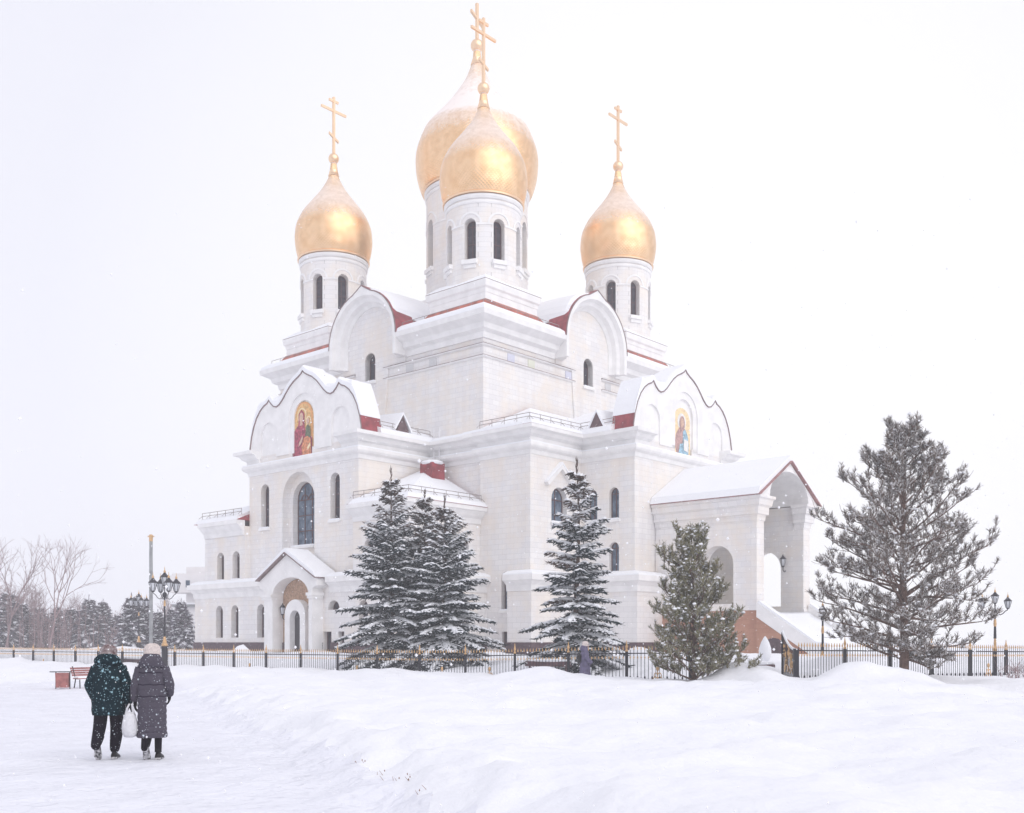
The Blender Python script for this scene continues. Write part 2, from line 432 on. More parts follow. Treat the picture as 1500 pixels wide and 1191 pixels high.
def hiproof(m, base, apex, zb):
    m.add([(x, y, zb) for x, y in base] + [apex], [tuple(range(len(base)-1, -1, -1))] + [(i, (i+1) % len(base), len(base)) for i in range(len(base))])
for v0, v1, va, i0, i1, ia in ((-.66, 4.8, 4.79, -.62, 4.66, 4.6), (16.2, 21.6, 16.21, 16.28, 21.55, 16.3)):
    r_ = MB(); hiproof(r_, [(-7.0, v0), (-.0, v0), (-.0, v1), (-7.0, v1)], (-.02, va, 12.85), 10.0)
    ro = r_.build('corner_roof', M['red_metal'], CATH)
    r_ = MB()
    A = [(-6.97, i0), (-.25, i0), (-.25, i1), (-6.97, i1)]; q = .2
    B = [(-6.97+q, i0+q), (-.3, i0+q), (-.3, i1-q), (-6.97+q, i1-q)]
    r_.loft([[(x, y, 10.01) for x, y in A], [(x, y, 10.3) for x, y in B]], True)
    hiproof(r_, B, (-.32, ia, 13.05), 10.29)
    r_.build('roof_snow', M['snow'], ro)
c_ = MB(); c_.box((-1.85, 2.65, 11.0), (-.75, 3.75, 13.0))
CH = c_.build('chimney', M['red_metal'], CATH)
c_ = MB(); c_.blob((-1.3, 3.2, 13.04), .74, .74, .2, 12, 6); c_.build('chimney_snow', M['snow'], CH, smooth=True)

# --- ground storey
gs = MB()
gs.box((-6.9, -.5, .2), (-.02, 21.5, 5.35))
gs.box((-.85, -4.65, .2), (4.5, -2.75, 5.35))
gs.box((4.05, -8.75, .2), (16.35, -2.76, 5.34))
GS = gs.build('ground_storey_wall', M['stone'], CATH)
for a in (18.45, 16.6, 13.6): window(FU(-6.9), 'gs', a, 2.02, 4.22, .85)
window(FU(-6.9), 'gs', 6.06, 3.7, 4.28, 1.1, .5, sill=False)
for a, ww in ((6.68, .78), (5.35, .55)): window(FU(-6.9), 'gs', a, .95, 2.36, ww, .4, arched=False, sill=False)
for a in (3.3, 1.2): window(FU(-6.9), 'gs', a, 2.02, 4.22, .85)
for a in (-5.6, -2.6): window(FV(-.5), 'gs', a, 2.02, 4.22, .85)
boolean_cut(GS, cut['gs'])
e = MB()
prof = [(-.05, 4.75), (.06, 4.75), (.1, 5.1), (.28, 5.3), (.42, 5.38), (.42, 5.72), (-.1, 5.72)]
e.sweep([(-.02, 21.5), (-6.9, 21.5), (-6.9, 12.2)], prof); e.sweep([(-6.9, 6.4), (-6.9, -.5), (-.03, -.5)], prof)
gpath = [(-.86, -2.75), (-.85, -4.65), (4.05, -4.65), (4.05, -8.75), (6.6, -8.75)]
e.sweep(gpath, prof)
e.split('cornice', M['trim_stone'], CATH)
e = MB()
sn = [(.40, 5.723), (.36, 5.82), (-.1, 5.98), (-.45, 6.03), (-1.0, 6.05), (-1.0, 5.723)]
e.sweep([(-6.9, 21.5), (-6.9, 12.2)], sn); e.sweep([(-6.9, 6.4), (-6.9, -.5), (-.03, -.5)], [(a, b) if a > -.6 else (-.55, b) for a, b in sn])
e.sweep(gpath, [(a, b) if a > -.6 else (-.55, b) for a, b in sn])
e.split('ledge_snow', M['snow'], CATH)
p_ = MB()
pp = [(-.02, .2), (.09, .2), (.09, 1.66), (.05, 1.7), (-.02, 1.7)]
p_.sweep([(-.02, 21.5), (-6.9, 21.5), (-6.9, 10.7)], pp); p_.sweep([(-6.9, 8.05), (-6.9, 7.1)], pp); p_.sweep([(-6.9, 6.28), (-6.9, 5.63)], pp); p_.sweep([(-6.9, 5.07), (-6.9, -.5), (-.2, -.5), (-.2, -1.83)], pp)
p_.sweep([(-.3, -2.47), (-.86, -2.75), (-.85, -4.65), (4.05, -4.65), (4.05, -8.75), (6.7, -8.75)], pp)
p_.split('plinth', M['plinth_granite'], CATH)

# --- eave cornice of the lower tier, string course
eave = [(-.05, 13.7), (.1, 13.7), (.14, 13.95), (.38, 14.08), (.5, 14.28), (.78, 14.34), (.8, 14.55), (-.05, 14.55)]
e = MB()
e.sweep([(-6, 6.3), (-6, 4.8), (0, 4.8), (0, 0), (-.3, 0), (-.3, -4.1), (4.6, -4.1), (4.6, -8.2), (6.0, -8.2)], eave)
e.sweep([(0, 16.2), (-6, 16.2), (-6, 14.9)], eave); e.sweep([(14.5, -8.2), (15.8, -8.2), (15.8, 0)], eave)
string = [(-.05, 12.95), (.05, 12.95), (.1, 13.2), (.3, 13.3), (.38, 13.42), (.38, 13.6), (-.05, 13.6)]
e.sweep(low_path, string)
e.split('cornice', M['trim_stone'], CATH)
e = MB()
sn = [(.36, 13.603), (.33, 13.68), (.05, 13.72), (-.02, 13.6)]
e.sweep(low_path, sn)
e.sweep([(0, 4.8), (0, 0), (-.3, 0), (-.3, -4.1)], [(.78, 14.553), (.74, 14.7), (-.02, 14.95), (-.02, 14.553)])
e.split('ledge_snow', M['snow'], CATH)

# --- trilobed gables over both arms
def trilobe(c):
    half = [(.0, 19.15), (.16, 18.98), (.45, 18.82), (.95, 18.6), (1.4, 18.3), (1.8, 17.93), (2.15, 17.58), (2.5, 17.32), (2.8, 17.22), (3.1, 17.28), (3.4, 17.5), (3.66, 17.8), (3.85, 17.6), (4.2, 17.48), (4.6, 17.22), (5.0, 16.8), (5.35, 16.2), (5.6, 15.5), (5.74, 14.9), (5.78, 14.56)]
    left = [(c - a, z) for a, z in reversed(half)]
    return left + [(c + a, z) for a, z in half[1:]]
def gable(face, c, key):
    out = trilobe(c)
    g = MB(); face.prism(g, [(c-5.78, 14.0)] + out + [(c+5.78, 14.0)], -.06, 1.15)
    for s in (-1, 1): face.prism(cutter(key), arch(c + s*3.75, 13.9, 16.35, 1.75), -.5, .05)
    face.prism(cutter(key), arch(c, 13.9, 17.75, 3.0, 14), -.5, .02)
    face.prism(cutter(key), arch(c, 13.9, 17.3, 2.1, 14), -.5, .16)
    go = g.build('gable_wall', M['trim_stone'], CATH); boolean_cut(go, cut[key])
    rim = MB(); sn = MB(); edge = MB()
    n = len(out)
    nor = []
    for i in range(n):
        a = Vector(out[max(i-1, 0)]); b = Vector(out[min(i+1, n-1)]); d = (b - a).normalized(); nor.append(Vector((-d.y, d.x)))
    for i in range(n - 1):
        p, q = Vector(out[i]), Vector(out[i+1]); pn, qn = nor[i], nor[i+1]
        face.prism(edge, [tuple(p + pn*.0), tuple(q + qn*.0), tuple(q + qn*.06), tuple(p + pn*.06)], -.12, -.072)
        face.prism(rim, [tuple(p + pn*.004), tuple(q + qn*.004), tuple(q + qn*.075), tuple(p + pn*.075)], -.07, 1.5)
    ring = []
    def th(i):
        z = max(nor[i].y, 0)
        dip = .25 if 17.0 < out[i][1] < 17.45 else 0
        return .32 * smooth(z, .34, .7) + dip
    for i in range(n - 1):
        if th(i) < .01 and th(i+1) < .01: continue
        p, q = Vector(out[i]), Vector(out[i+1]); pn, qn = nor[i], nor[i+1]
        A = [tuple(p + pn*.078), tuple(q + qn*.078), tuple(q + Vector((qn.x*.3, qn.y*.3+.7))*(.02+th(i+1)) + qn*.076), tuple(p + Vector((pn.x*.3, pn.y*.3+.7))*(.02+th(i)) + pn*.076)]
        B = [tuple(p + pn*.078), tuple(q + qn*.078), tuple(q + qn*(.16+th(i+1)*.5)), tuple(p + pn*(.16+th(i)*.5))]
        vs = [face.p(a, z, -.0) for a, z in A] + [face.p(a, z, -.11) for a, z in B] + [face.p(a, z, 1.55) for a, z in A]
        sn.add(vs, [(4,5,6,7), (7,6,2,3), (3,2,10,11), (0,4,7,3), (1,2,6,5), (8,9,10,11), (0,3,11,8), (1,9,10,2)])
    ro = rim.build('gable_roof', M['red_metal'], CATH)
    so = sn.build('roof_snow', M['snow'], ro); edge.build('roof_edge', M['edge_metal'], ro)
    tip = MB()
    return go
gable(FU(-6.02), 10.2, 'g1'); gable(FV(-8.22), 10.1, 'g2')

# icons in the gables
def ell(a, z, ra, rz, n=18): return [(a + ra*math.cos(2*PI*i/n), z + rz*math.sin(2*PI*i/n)) for i in range(n)]
f1 = FU(-5.86)
ic = MB(); f1.prism(ic, arch(10.4, 13.62, 17.25, 2.05, 14), -.03, .02)
IC = ic.build('mosaic_icon', M['icon_gold'], CATH); IC['label'] = 'arched mosaic of a haloed woman in red holding a child'
LD = {}
def layers(face, lst, parent, name, sx=1.0):
    mb = MB(); mats = []; d = LD.get(parent.name, -.035)
    for poly, mn in lst:
        if M[mn] not in mats: mats.append(M[mn])
        mb.mi = mats.index(M[mn])
        face.prism(mb, poly, d - .008, d); d -= .0095
    LD[parent.name] = d
    return mb.build(name, mats, parent)
cA = 10.4   # v grows to the picture's left
layers(f1, [(arch(cA, 13.7, 17.2, 1.9, 14), 'icon_rim'), (arch(cA, 13.7, 17.12, 1.72, 14), 'icon_gold')], IC, 'border')
layers(f1, [
    (ell(cA+.12, 16.35, .47, .5), 'icon_halo'), (ell(cA+.12, 16.35, .38, .41), 'icon_gold'), (ell(cA-.6, 15.92, .29, .31), 'icon_halo'), (ell(cA-.6, 15.92, .21, .23), 'icon_gold')], IC, 'halo')
layers(f1, [
    ([(cA+.97, 13.7), (cA+.98, 15.25), (cA+.62, 15.62), (cA+.42, 15.8), (cA+.40, 16.45), (cA+.12, 16.74), (cA-.18, 16.45), (cA-.2, 15.7), (cA-.25, 15.4), (cA-.98, 14.8), (cA-.98, 13.7)], 'icon_red'),
    (ell(cA+.12, 16.22, .2, .32), 'icon_skin'), ([(cA+.26, 15.7), (cA-.04, 15.7), (cA-.0, 15.98), (cA+.24, 15.98)], 'icon_skin'),
    (ell(cA-.6, 15.9, .14, .18), 'icon_skin'),
    ([(cA-.32, 15.0), (cA-.42, 15.55), (cA-.6, 15.7), (cA-.82, 15.5), (cA-.85, 14.85), (cA-.6, 14.7)], 'icon_green'),
    ([(cA-.05, 13.75), (cA+.05, 14.3), (cA-.2, 14.85), (cA-.55, 14.95), (cA-.9, 14.75), (cA-.96, 13.75)], 'icon_orange'),
    ([(cA+.35, 14.35), (cA+.28, 14.6), (cA-.08, 15.05), (cA-.12, 14.85), (cA+.1, 14.5)], 'icon_skin'),
    ([(cA-.55, 14.2), (cA-.85, 14.5), (cA-.9, 14.3), (cA-.65, 14.05)], 'icon_halo')], IC, 'figure')
f2 = FV(-8.06)
ic = MB(); f2.prism(ic, arch(10.02, 13.62, 16.75, 1.9, 14), -.03, .02)
IC2 = ic.build('mosaic_icon', M['icon_gold_hazed'], CATH); IC2['label'] = 'arched mosaic of a bearded haloed man in a red and blue robe'
cB = 10.02
layers(f2, [(ell(cB-.05, 15.85, .5, .55), 'icon_white')], IC2, 'halo')
layers(f2, [
    ([(cB-.62, 13.7), (cB-.85, 14.4), (cB-.72, 15.0), (cB-.35, 15.45), (cB+.3, 15.45), (cB+.62, 15.05), (cB+.72, 14.4), (cB+.6, 13.7)], 'icon_brown_hazed'),
    ([(cB+.12, 13.7), (cB+.05, 14.6), (cB+.08, 15.3), (cB+.32, 15.42), (cB+.62, 15.05), (cB+.74, 14.5), (cB+.7, 13.7)], 'icon_blue_hazed'),
    ([(cB-.5, 13.7), (cB-.3, 14.4), (cB+.1, 14.5), (cB+.2, 13.7)], 'icon_blue_hazed'),
    (ell(cB-.04, 15.72, .3, .5), 'icon_brown_hazed'), (ell(cB-.06, 15.78, .18, .3), 'icon_skin'),
    ([(cB+.1, 14.05), (cB+.12, 14.75), (cB+.62, 14.7), (cB+.6, 13.95)], 'icon_white')], IC2, 'figure')

# --- roofs of the lower tier
ROOF2 = MB()
ROOF2.poly_prism([(-4.9, a, z) for a, z in [(4.05, 14.5), (16.95, 14.5), (10.5, 17.2)]], [(.0, a, z) for a, z in [(4.05, 14.5), (16.95, 14.5), (10.5, 17.2)]])
t = [(3.85, 14.5), (16.6, 14.5), (10.2, 17.2)]
ROOF2.poly_prism([(a, -7.0, z) for a, z in t], [(a, .0, z) for a, z in t])
ROOF2.add([(-1.1, -4.88, 14.55), (6.0, -4.88, 14.55), (10.0, -.0, 16.85), (4.1, -.0, 16.85), (-1.1, -.0, 14.55), (10, 0, 14.55)], [(0,1,2,3), (0,3,4), (0,4,5,1), (3,2,5,4), (1,5,2)])
ROOF2 = ROOF2.build('lower_roof', M['red_metal'], CATH)
s_ = MB()
t = [(4.02, 14.56), (4.1, 14.86), (10.5, 17.55), (16.9, 14.86), (16.98, 14.56)]
s_.poly_prism([(-4.85, a, z) for a, z in t], [(-.02, a, z) for a, z in t])
t = [(3.82, 14.56), (3.9, 14.86), (10.2, 17.55), (16.5, 14.86), (16.6, 14.56)]
s_.poly_prism([(a, -6.95, z) for a, z in t], [(a, .0, z) for a, z in t])
s_.add([(-1.05, -4.85, 14.58), (5.5, -4.85, 14.58), (-.8, -4.6, 14.84), (5.5, -4.6, 14.84), (9.6, -.25, 16.94), (4.15, -.25, 16.94), (-.8, -.3, 14.78), (-1.05, -.25, 14.58)],
       [(0,1,3,2), (2,3,4,5), (2,5,6), (0,2,6,7), (0,7,1), (7,6,5), (7,5,4,1), (1,4,3)])
s_.build('roof_snow', M['snow'], ROOF2)
d_ = MB()
for A, B in ((((-2.6, 4.3)), None), (None, (4.1, -3.2))):
    if A: d_.add([(-3.3, 4.35, 14.9), (-2.2, 4.35, 14.9), (-2.75, 4.35, 16.0), (-3.3, 6.4, 14.9), (-2.2, 6.4, 14.9), (-2.75, 6.4, 16.0)], [(0,1,2), (3,5,4), (0,2,5,3), (1,4,5,2), (0,3,4,1)])
    else: d_.add([(4.15, -6.2, 14.9), (4.15, -5.1, 14.9), (4.15, -5.65, 16.0), (6.2, -6.2, 14.9), (6.2, -5.1, 14.9), (6.2, -5.65, 16.0)], [(0,1,2), (3,5,4), (0,2,5,3), (1,4,5,2), (0,3,4,1)])
DORM = d_.split('dormer', M['wood_dark'], CATH)
d_ = MB()
d_.add([(-3.45, 4.3, 14.95), (-2.75, 4.3, 16.05), (-2.05, 4.3, 14.95), (-3.45, 6.6, 15.1), (-2.75, 6.6, 16.2), (-2.05, 6.6, 15.1)], [(0,1,4,3), (1,2,5,4)])
d_.add([(4.1, -6.35, 14.95), (4.1, -5.65, 16.05), (4.1, -4.95, 14.95), (6.4, -6.35, 15.1), (6.4, -5.65, 16.2), (6.4, -4.95, 15.1)], [(0,1,4,3), (1,2,5,4)])
for isl, dp_ in zip(d_.islands(), DORM):
    do = isl.build('dormer_snow', M['snow'], dp_, fix=False)
    sm = do.modifiers.new('t', 'SOLIDIFY'); sm.thickness = .14; sm.offset = 1

# --- upper body
u_ = MB(); u_.box((.03, .03, 14.25), (L-.03, L-.03, 21.9))
UP = u_.build('upper_wall', M['stone'], CATH)
zc = 22.1; ZU = 10.35
for fc, key, wz in ((FU(-.08), 'bayu', 19.6), (FV(-.08), 'bayv', 19.45)):
    u_ = MB()
    half = [(ZU + 3.3*math.cos(PI*i/20), zc + 3.3*math.sin(PI*i/20)) for i in range(21)]
    fc.prism(u_, [(ZU-3.3, 20.4), (ZU-1.6, 20.4), (ZU-1.2, 16.2), (ZU+1.75, 16.2), (ZU+1.75, 20.4), (ZU+3.3, 20.4)] + half, 0, 1.6)
    by = u_.build('gable_bay_wall', M['stone'], CATH)
    window(fc, key, 10.6, wz, wz+2.0, 1.08, .55)
    boolean_cut(by, cut[key]); boolean_cut(UP, cut[key])
corn = [(-.05, 20.7), (.06, 20.7), (.12, 21.05), (.4, 21.2), (.5, 21.5), (.85, 21.7), (1.05, 21.8), (1.1, 22.1), (-.05, 22.1)]
e = MB()
e.sweep([(0, ZU-3.36), (0, 0), (ZU-3.36, 0)], corn)
e.sweep([(ZU+3.36, 0), (L, 0), (L, L), (0, L), (0, ZU+3.36)], corn)
for fc in (FU(0), FV(0)):
    pr = [(2.55, .0), (2.55, -.14), (2.72, -.3), (2.82, -.62), (3.05, -.75), (3.15, -1.08), (3.42, -1.1), (3.42, .4)]
    rings = []
    for sgn, zz in ((1, 20.75), (1, 22.1)):
        rings.append([fc.p(ZU + r*1.0, zz, d) for r, d in pr])
    for i in range(1, 24):
        t = PI*i/24
        k = 1 + .11*max(0, 1 - abs(t - PI/2)/.22)
        rings.append([fc.p(ZU + r*math.cos(t), zc + r*math.sin(t)*(k if r > 3.3 else 1), d) for r, d in pr])
    for zz in (22.1, 20.75): rings.append([fc.p(ZU - r, zz, d) for r, d in pr])
    e.loft(rings)
# thin ledges around the upper wall
for z0 in (19.58, 20.32):
    pf = [(-.02, z0-.1), (.1, z0-.06), (.14, z0), (-.02, z0+.02)]
    e.sweep([(0, 9.2), (0, 0), (9.1, 0)], pf); e.sweep([(12.2, 0), (L, 0)], pf); e.sweep([(0, L), (0, 12.2)], pf)
e.split('cornice', M['trim_stone'], CATH)
e = MB()
for z0 in (19.58, 20.32):
    pf = [(-.02, z0+.021), (.145, z0+.003), (.15, z0+.03), (-.02, z0+.06)]
    e.sweep([(0, 9.2), (0, 0), (9.1, 0)], pf); e.sweep([(12.2, 0), (L, 0)], pf); e.sweep([(0, L), (0, 12.2)], pf)
e.split('ledge_flashing', M['edge_metal'], CATH)
for fc, lst in ((FU(.03), [(4.5, 'tile_grey'), (6.7, 'tile_grey'), (14.0, 'tile_grey')]), (FV(.03), [(2.6, 'tile_blue'), (4.6, 'tile_green'), (8.5, 'tile_blue'), (13.0, 'tile_grey'), (15.2, 'tile_blue')])):
    for a, mn in lst:
        q = MB(); fc.prism(q, [(a-.33, 19.66), (a+.33, 19.66), (a+.33, 20.16), (a-.33, 20.16)], -.05, .02); q.build('ceramic_tile', M[mn], CATH)

# barrel roofs behind the big arched gables, main roof
rf = MB()
def frust(m, a0, z0, a1, z1):
    P = [(a0, a0), (L-a0, a0), (L-a0, L-a0), (a0, L-a0)]; Q = [(a1, a1), (L-a1, a1), (L-a1, L-a1), (a1, L-a1)]
    m.loft([[(x, y, z0) for x, y in P], [(x, y, z1) for x, y in Q]])
frust(rf, -1.02, 22.12, 6.0, 24.4)
def baycut():
    q = MB()
    for fc in (FU(0), FV(0)): fc.prism(q, [(ZU-3.43, 20), (ZU+3.43, 20), (ZU+3.43, 26), (ZU-3.43, 26)], -2, .44)
    return q
MR = rf.build('main_roof', M['red_metal'], CATH); boolean_cut(MR, baycut())
rf = MB()
for fc in (FU(0), FV(0)):
    h = [(ZU + 3.38*math.cos(PI*i/20), zc - .05 + 3.38*math.sin(PI*i/20)) for i in range(21)]
    fc.prism(rf, h, .42, 5.0)
    rings = []
    for i in range(25):
        t = PI*i/24; k = 1 + .11*max(0, 1 - abs(t - PI/2)/.22)
        rings.append([fc.p(ZU + q*math.cos(t), zc + q*math.sin(t)*k, d) for q, d in ((3.425, -1.06), (3.5, -1.06), (3.5, .6), (3.425, .6))])
    rf.loft(rings); ed_ = MB(); rings = []
    for i in range(25):
        t = PI*i/24; k = 1 + .11*max(0, 1 - abs(t - PI/2)/.22)
        rings.append([fc.p(ZU + q*math.cos(t), zc + q*math.sin(t)*k, d) for q, d in ((3.424, -1.13), (3.48, -1.13), (3.48, -1.063), (3.424, -1.063))])
    ed_.loft(rings); ed_.build('roof_edge', M['edge_metal'], CATH)
rf.split('barrel_roof', M['red_metal'], CATH)
sn_ = MB()
P4 = lambda a0: [(a0, a0), (L-a0, a0), (L-a0, L-a0), (a0, L-a0)]
sn_.loft([[(x, y, z) for x, y in P4(a)] for a, z in ((-1.05, 22.13), (-.98, 22.36), (-.6, 22.62), (6.2, 24.8))])
boolean_cut(sn_.build('roof_snow', M['snow'], MR), baycut())
sn_ = MB()
for fc in (FU(0), FV(0)):
    rings = []
    for d, k in ((-.95, .02), (-.7, .22), (1.0, .3), (3.0, .34), (5.0, .3)):
        ring = []
        for i in range(17):
            t = R(22) + (PI - R(44))*i/16
            rr = 3.5 + k*math.sin(PI*i/16)**.5 + .05*math.sin(7*t + d*3)
            ring.append(fc.p(ZU + rr*math.cos(t), zc-.03 + rr*math.sin(t), d))
        for i in range(16, -1, -1):
            t = R(22) + (PI - R(44))*i/16
            ring.append(fc.p(ZU + 3.45*math.cos(t), zc-.04 + 3.45*math.sin(t), d))
        rings.append(ring)
    sn_.loft(rings)
sn_.split('roof_snow', M['snow'], MR)

# --- towers
DP = [(57,308),(60.5,298),(62.5,288),(64,275),(63.5,264),(62,253),(58.5,243),(52.5,231),(45,220.5),(36.5,210),(28.5,200),(21,190),(15.5,181),(11.2,173),(8.2,165),(6.6,155),(4.9,143)]
def cross_mesh(h, z0, t=.085):
    m = MB()
    m.box((-t, -t, z0), (t, t, z0 + h))
    def bar(zc, half, tilt):
        a = Vector((half, 0, tilt)); m.poly_prism([(-half, -t*.8, zc-tilt-t), (-half, -t*.8, zc-tilt+t), (-half, t*.8, zc-tilt+t), (-half, t*.8, zc-tilt-t)],
                                                  [(half, -t*.8, zc+tilt-t), (half, -t*.8, zc+tilt+t), (half, t*.8, zc+tilt+t), (half, t*.8, zc+tilt-t)])
    bar(z0 + h*.76, h*.27, 0); bar(z0 + h*.93, h*.10, 0); bar(z0 + h*.30, h*.10, -h*.05)
    return m
def rear_cross(z0):
    m = MB(); t = .1; h = 2.85; m.box((-t, -t, z0), (t, t, z0 + h)); a, zc_, k = .66, z0 + h*.59, .36
    m.poly_prism([(-a, -.09, zc_+k-t), (-a, -.09, zc_+k+t), (-a, .09, zc_+k+t), (-a, .09, zc_+k-t)], [(a, -.09, zc_-k-t), (a, -.09, zc_-k+t), (a, .09, zc_-k+t), (a, .09, zc_-k-t)])
    return m
def tower(name, cx, cy, r, zb, zt, dp, sc, ped, cross_h, win_z, win_w, nseg=64):
    t = MB()
    k = r
    t.lathe([(k*1.0, zb-.3), (k*1.0, zt-1.0), (k*1.0, zt-.3), (k*1.0, zt-.02)], 0, 0, nseg)
    # smooth shaft plus rings laid proud of it
    D = t.build(name, M['stone'], CATH, loc=(cx, cy, 0))
    key = name + str(cx)
    wins = []
    for i in range(8):
        ang = R(22.5 + 45*i)
        fc = FD((0, 0), r, ang)
        wo = window(fc, key, 0, win_z[0], win_z[1], win_w, .62, parent=D, single=True)
    boolean_cut(D, cut[key])
    tr = MB()
    for z, o, hgt in ((zt-.28, .16, .26), (zt-.62, .09, .2), ((win_z[1]-win_w*.5), .05, .12)):
        if hgt == .12:
            # ring broken at the windows
            for i in range(8):
                a0 = R(45*i) - R(22.5) + math.asin(min(.9, (win_w/2+.02)/r)); a1 = R(45*i) + R(22.5) - math.asin(min(.9, (win_w/2+.02)/r))
                ringv = []
                for j in range(7):
                    a = a0 + (a1-a0)*j/6
                    ringv.append([((r+q)*math.cos(a), (r+q)*math.sin(a), zz) for q, zz in ((-.05, z-.06), (o, z-.06), (o, z+.06), (-.05, z+.06))])
                tr.loft(ringv)
        else:
            tr.lathe([(r-.1, z-hgt/2), (r+o*.5, z-hgt/2), (r+o, z), (r+o, z+hgt/2), (r-.1, z+hgt/2)], 0, 0, nseg)
    for i in range(8):
        ang = R(22.5+45*i)
        # blind arch above each opening
        ringv = []; ba = MB()
        ra = win_w*.5 + r*.135
        for j in range(13):
            th = PI*j/12
            row = []
            for q, dr in ((ra-.05, -.05), (ra-.05, .05), (ra+.07, .05), (ra+.07, -.05)):
                off = q*math.cos(th); a = ang + off/r
                row.append(((r+dr)*math.cos(a), (r+dr)*math.sin(a), win_z[1]-win_w*.5 + q*math.sin(th)))
            ringv.append(row)
        ba.loft(ringv); ba.build('blind_arch', M['trim_stone'], D)
        fc = FD((0, 0), r, ang); tw_ = MB()
        for hw, z0, z1, d in ((win_w*.5+.12, win_z[0]-.3, win_z[0]-.03, -.2), (win_w*.5+.02, win_z[0]-.55, win_z[0]-.31, -.1)):
            fc.prism(tw_, [(-hw, z0), (hw, z0), (hw, z1 + (.005 if d < -.15 else 0)), (-hw, z1)], d, .12)
        tw_.build('window_sill', M['trim_stone'], D)
    tr.split('moulding', M['trim_stone'], D)
    pr = [(rp*sc, (308-y)*sc) for rp, y in dp]
    # finer profile
    fine = []
    for i in range(len(pr)-1):
        p0 = pr[max(i-1,0)]; p1 = pr[i]; p2 = pr[i+1]; p3 = pr[min(i+2,len(pr)-1)]
        for q in range(3):
            s = q/3
            fine.append(tuple(.5*((2*p1[c]) + (-p0[c]+p2[c])*s + (2*p0[c]-5*p1[c]+4*p2[c]-p3[c])*s*s + (-p0[c]+3*p1[c]-3*p2[c]+p3[c])*s**3) for c in (0,1)))
    fine.append(pr[-1])
    d = MB(); d.lathe(fine, 0, 0, 64)
    DO = d.build('dome', M['gilded_scales' if name == 'bell_tower' else 'gilded_scales_frosted'], D, smooth=True, loc=(0, 0, zt))
    g = MB(); g.lathe([(r*1.0, zt-.12), (r+.24, zt-.1), (r+.26, zt), (r+.1, zt+.05), (r*1.0, zt+.05)], 0, 0, nseg)
    g.build('dome_ring', M['gilded_metal'], D)
    zn = zt + pr[-1][1]
    g = MB(); rb = dp[-1][0]*sc*1.8
    g.lathe([(dp[-3][0]*sc*1.12, zt+pr[-3][1]), (dp[-2][0]*sc*1.0, zt+pr[-2][1]), (dp[-1][0]*sc*.85, zn), (dp[-1][0]*sc*.7, zn+.05)], 0, 0, 20)
    g.build('dome_neck', M['gilded_metal'], D, smooth=True)
    g = MB(); g.blob((0, 0, zn + rb*.85), rb, rb, rb, 20, 12)
    g.build('finial_ball', M['gilded_metal'], D, smooth=True)
    c = cross_mesh(cross_h, zn + rb*1.6, .085) if name == 'bell_tower' else rear_cross(zn + rb*1.6)
    co = c.build('cross', M['gilded_metal'], D)
    co.rotation_euler = (0, 0, 0)
    return D
T0 = tower('bell_tower', 2.9, 2.7, 2.45, 24.3, 30.4, DP, .0453, None, 4.35, (26.1, 28.75), .78)
def pedestal(D, hw, z0, z1, rtop):
    p = MB(); p.box((-hw, -hw, z0), (hw, hw, z1-.25))
    sq = [(-hw, hw), (-hw, -hw), (hw, -hw), (hw, hw)]
    p.sweep(sq, [(-.05, z1-.75), (.03, z1-.75), (.06, z1-.5), (.16, z1-.4), (.2, z1-.1), (.2, z1), (-.05, z1)], closed=True)
    p.build('pedestal', M['trim_stone'], D)
    s = MB(); s.loft([[(x*(hw+.19)/hw, y*(hw+.19)/hw, z1+.004) for x, y in sq], [(x*(hw+.1)/hw, y*(hw+.1)/hw, z1+.14) for x, y in sq], [(x*.82, y*.82, z1+.55) for x, y in sq]])
    s.build('roof_snow', M['snow'], D)
    f = MB(); f.sweep(sq, [(-.05, z0-.25), (.42, z0-.35), (.45, z0-.2), (.06, z0+.38), (-.05, z0+.38)], closed=True)
    f.build('flashing', M['red_flashing'], D)
    f = MB(); f.sweep(sq, [(-.05, z1+.003), (.205, z1+.003), (.215, z1+.03), (-.05, z1+.03)], closed=True)
    f.build('flashing', M['edge_metal'], D)
pedestal(T0, 2.5, 22.85, 24.45, 2.45)
for cx, cy in ((2.8, 18.1), (18.1, 2.8), (18.1, 18.1)):
    c = copy_tree(T0, CATH); c.location = (cx, cy, 0)
CPX = [(80,290),(84,280),(87.5,266),(89,252),(89,238),(85.5,222),(77,201),(68.5,190),(60,180.5),(48,167),(37,153),(28,140),(19,126),(13,113),(8.5,101),(6.2,90),(5.2,80)]
DC = [(a, y + 18) for a, y in CPX]
T1 = tower('central_tower', 10.5, 10.5, 3.85, 24.5, 35.75, DC, .0523, None, 5.2, (29.6, 33.2), 1.05, 80)
p_ = MB(); p_.lathe([(5.2, 23.6), (5.2, 26.4), (4.9, 26.6), (4.9, 26.9), (3.8, 27.3)], 0, 0, 8, a0=R(22.5)); p_.build('pedestal', M['trim_stone'], T1)

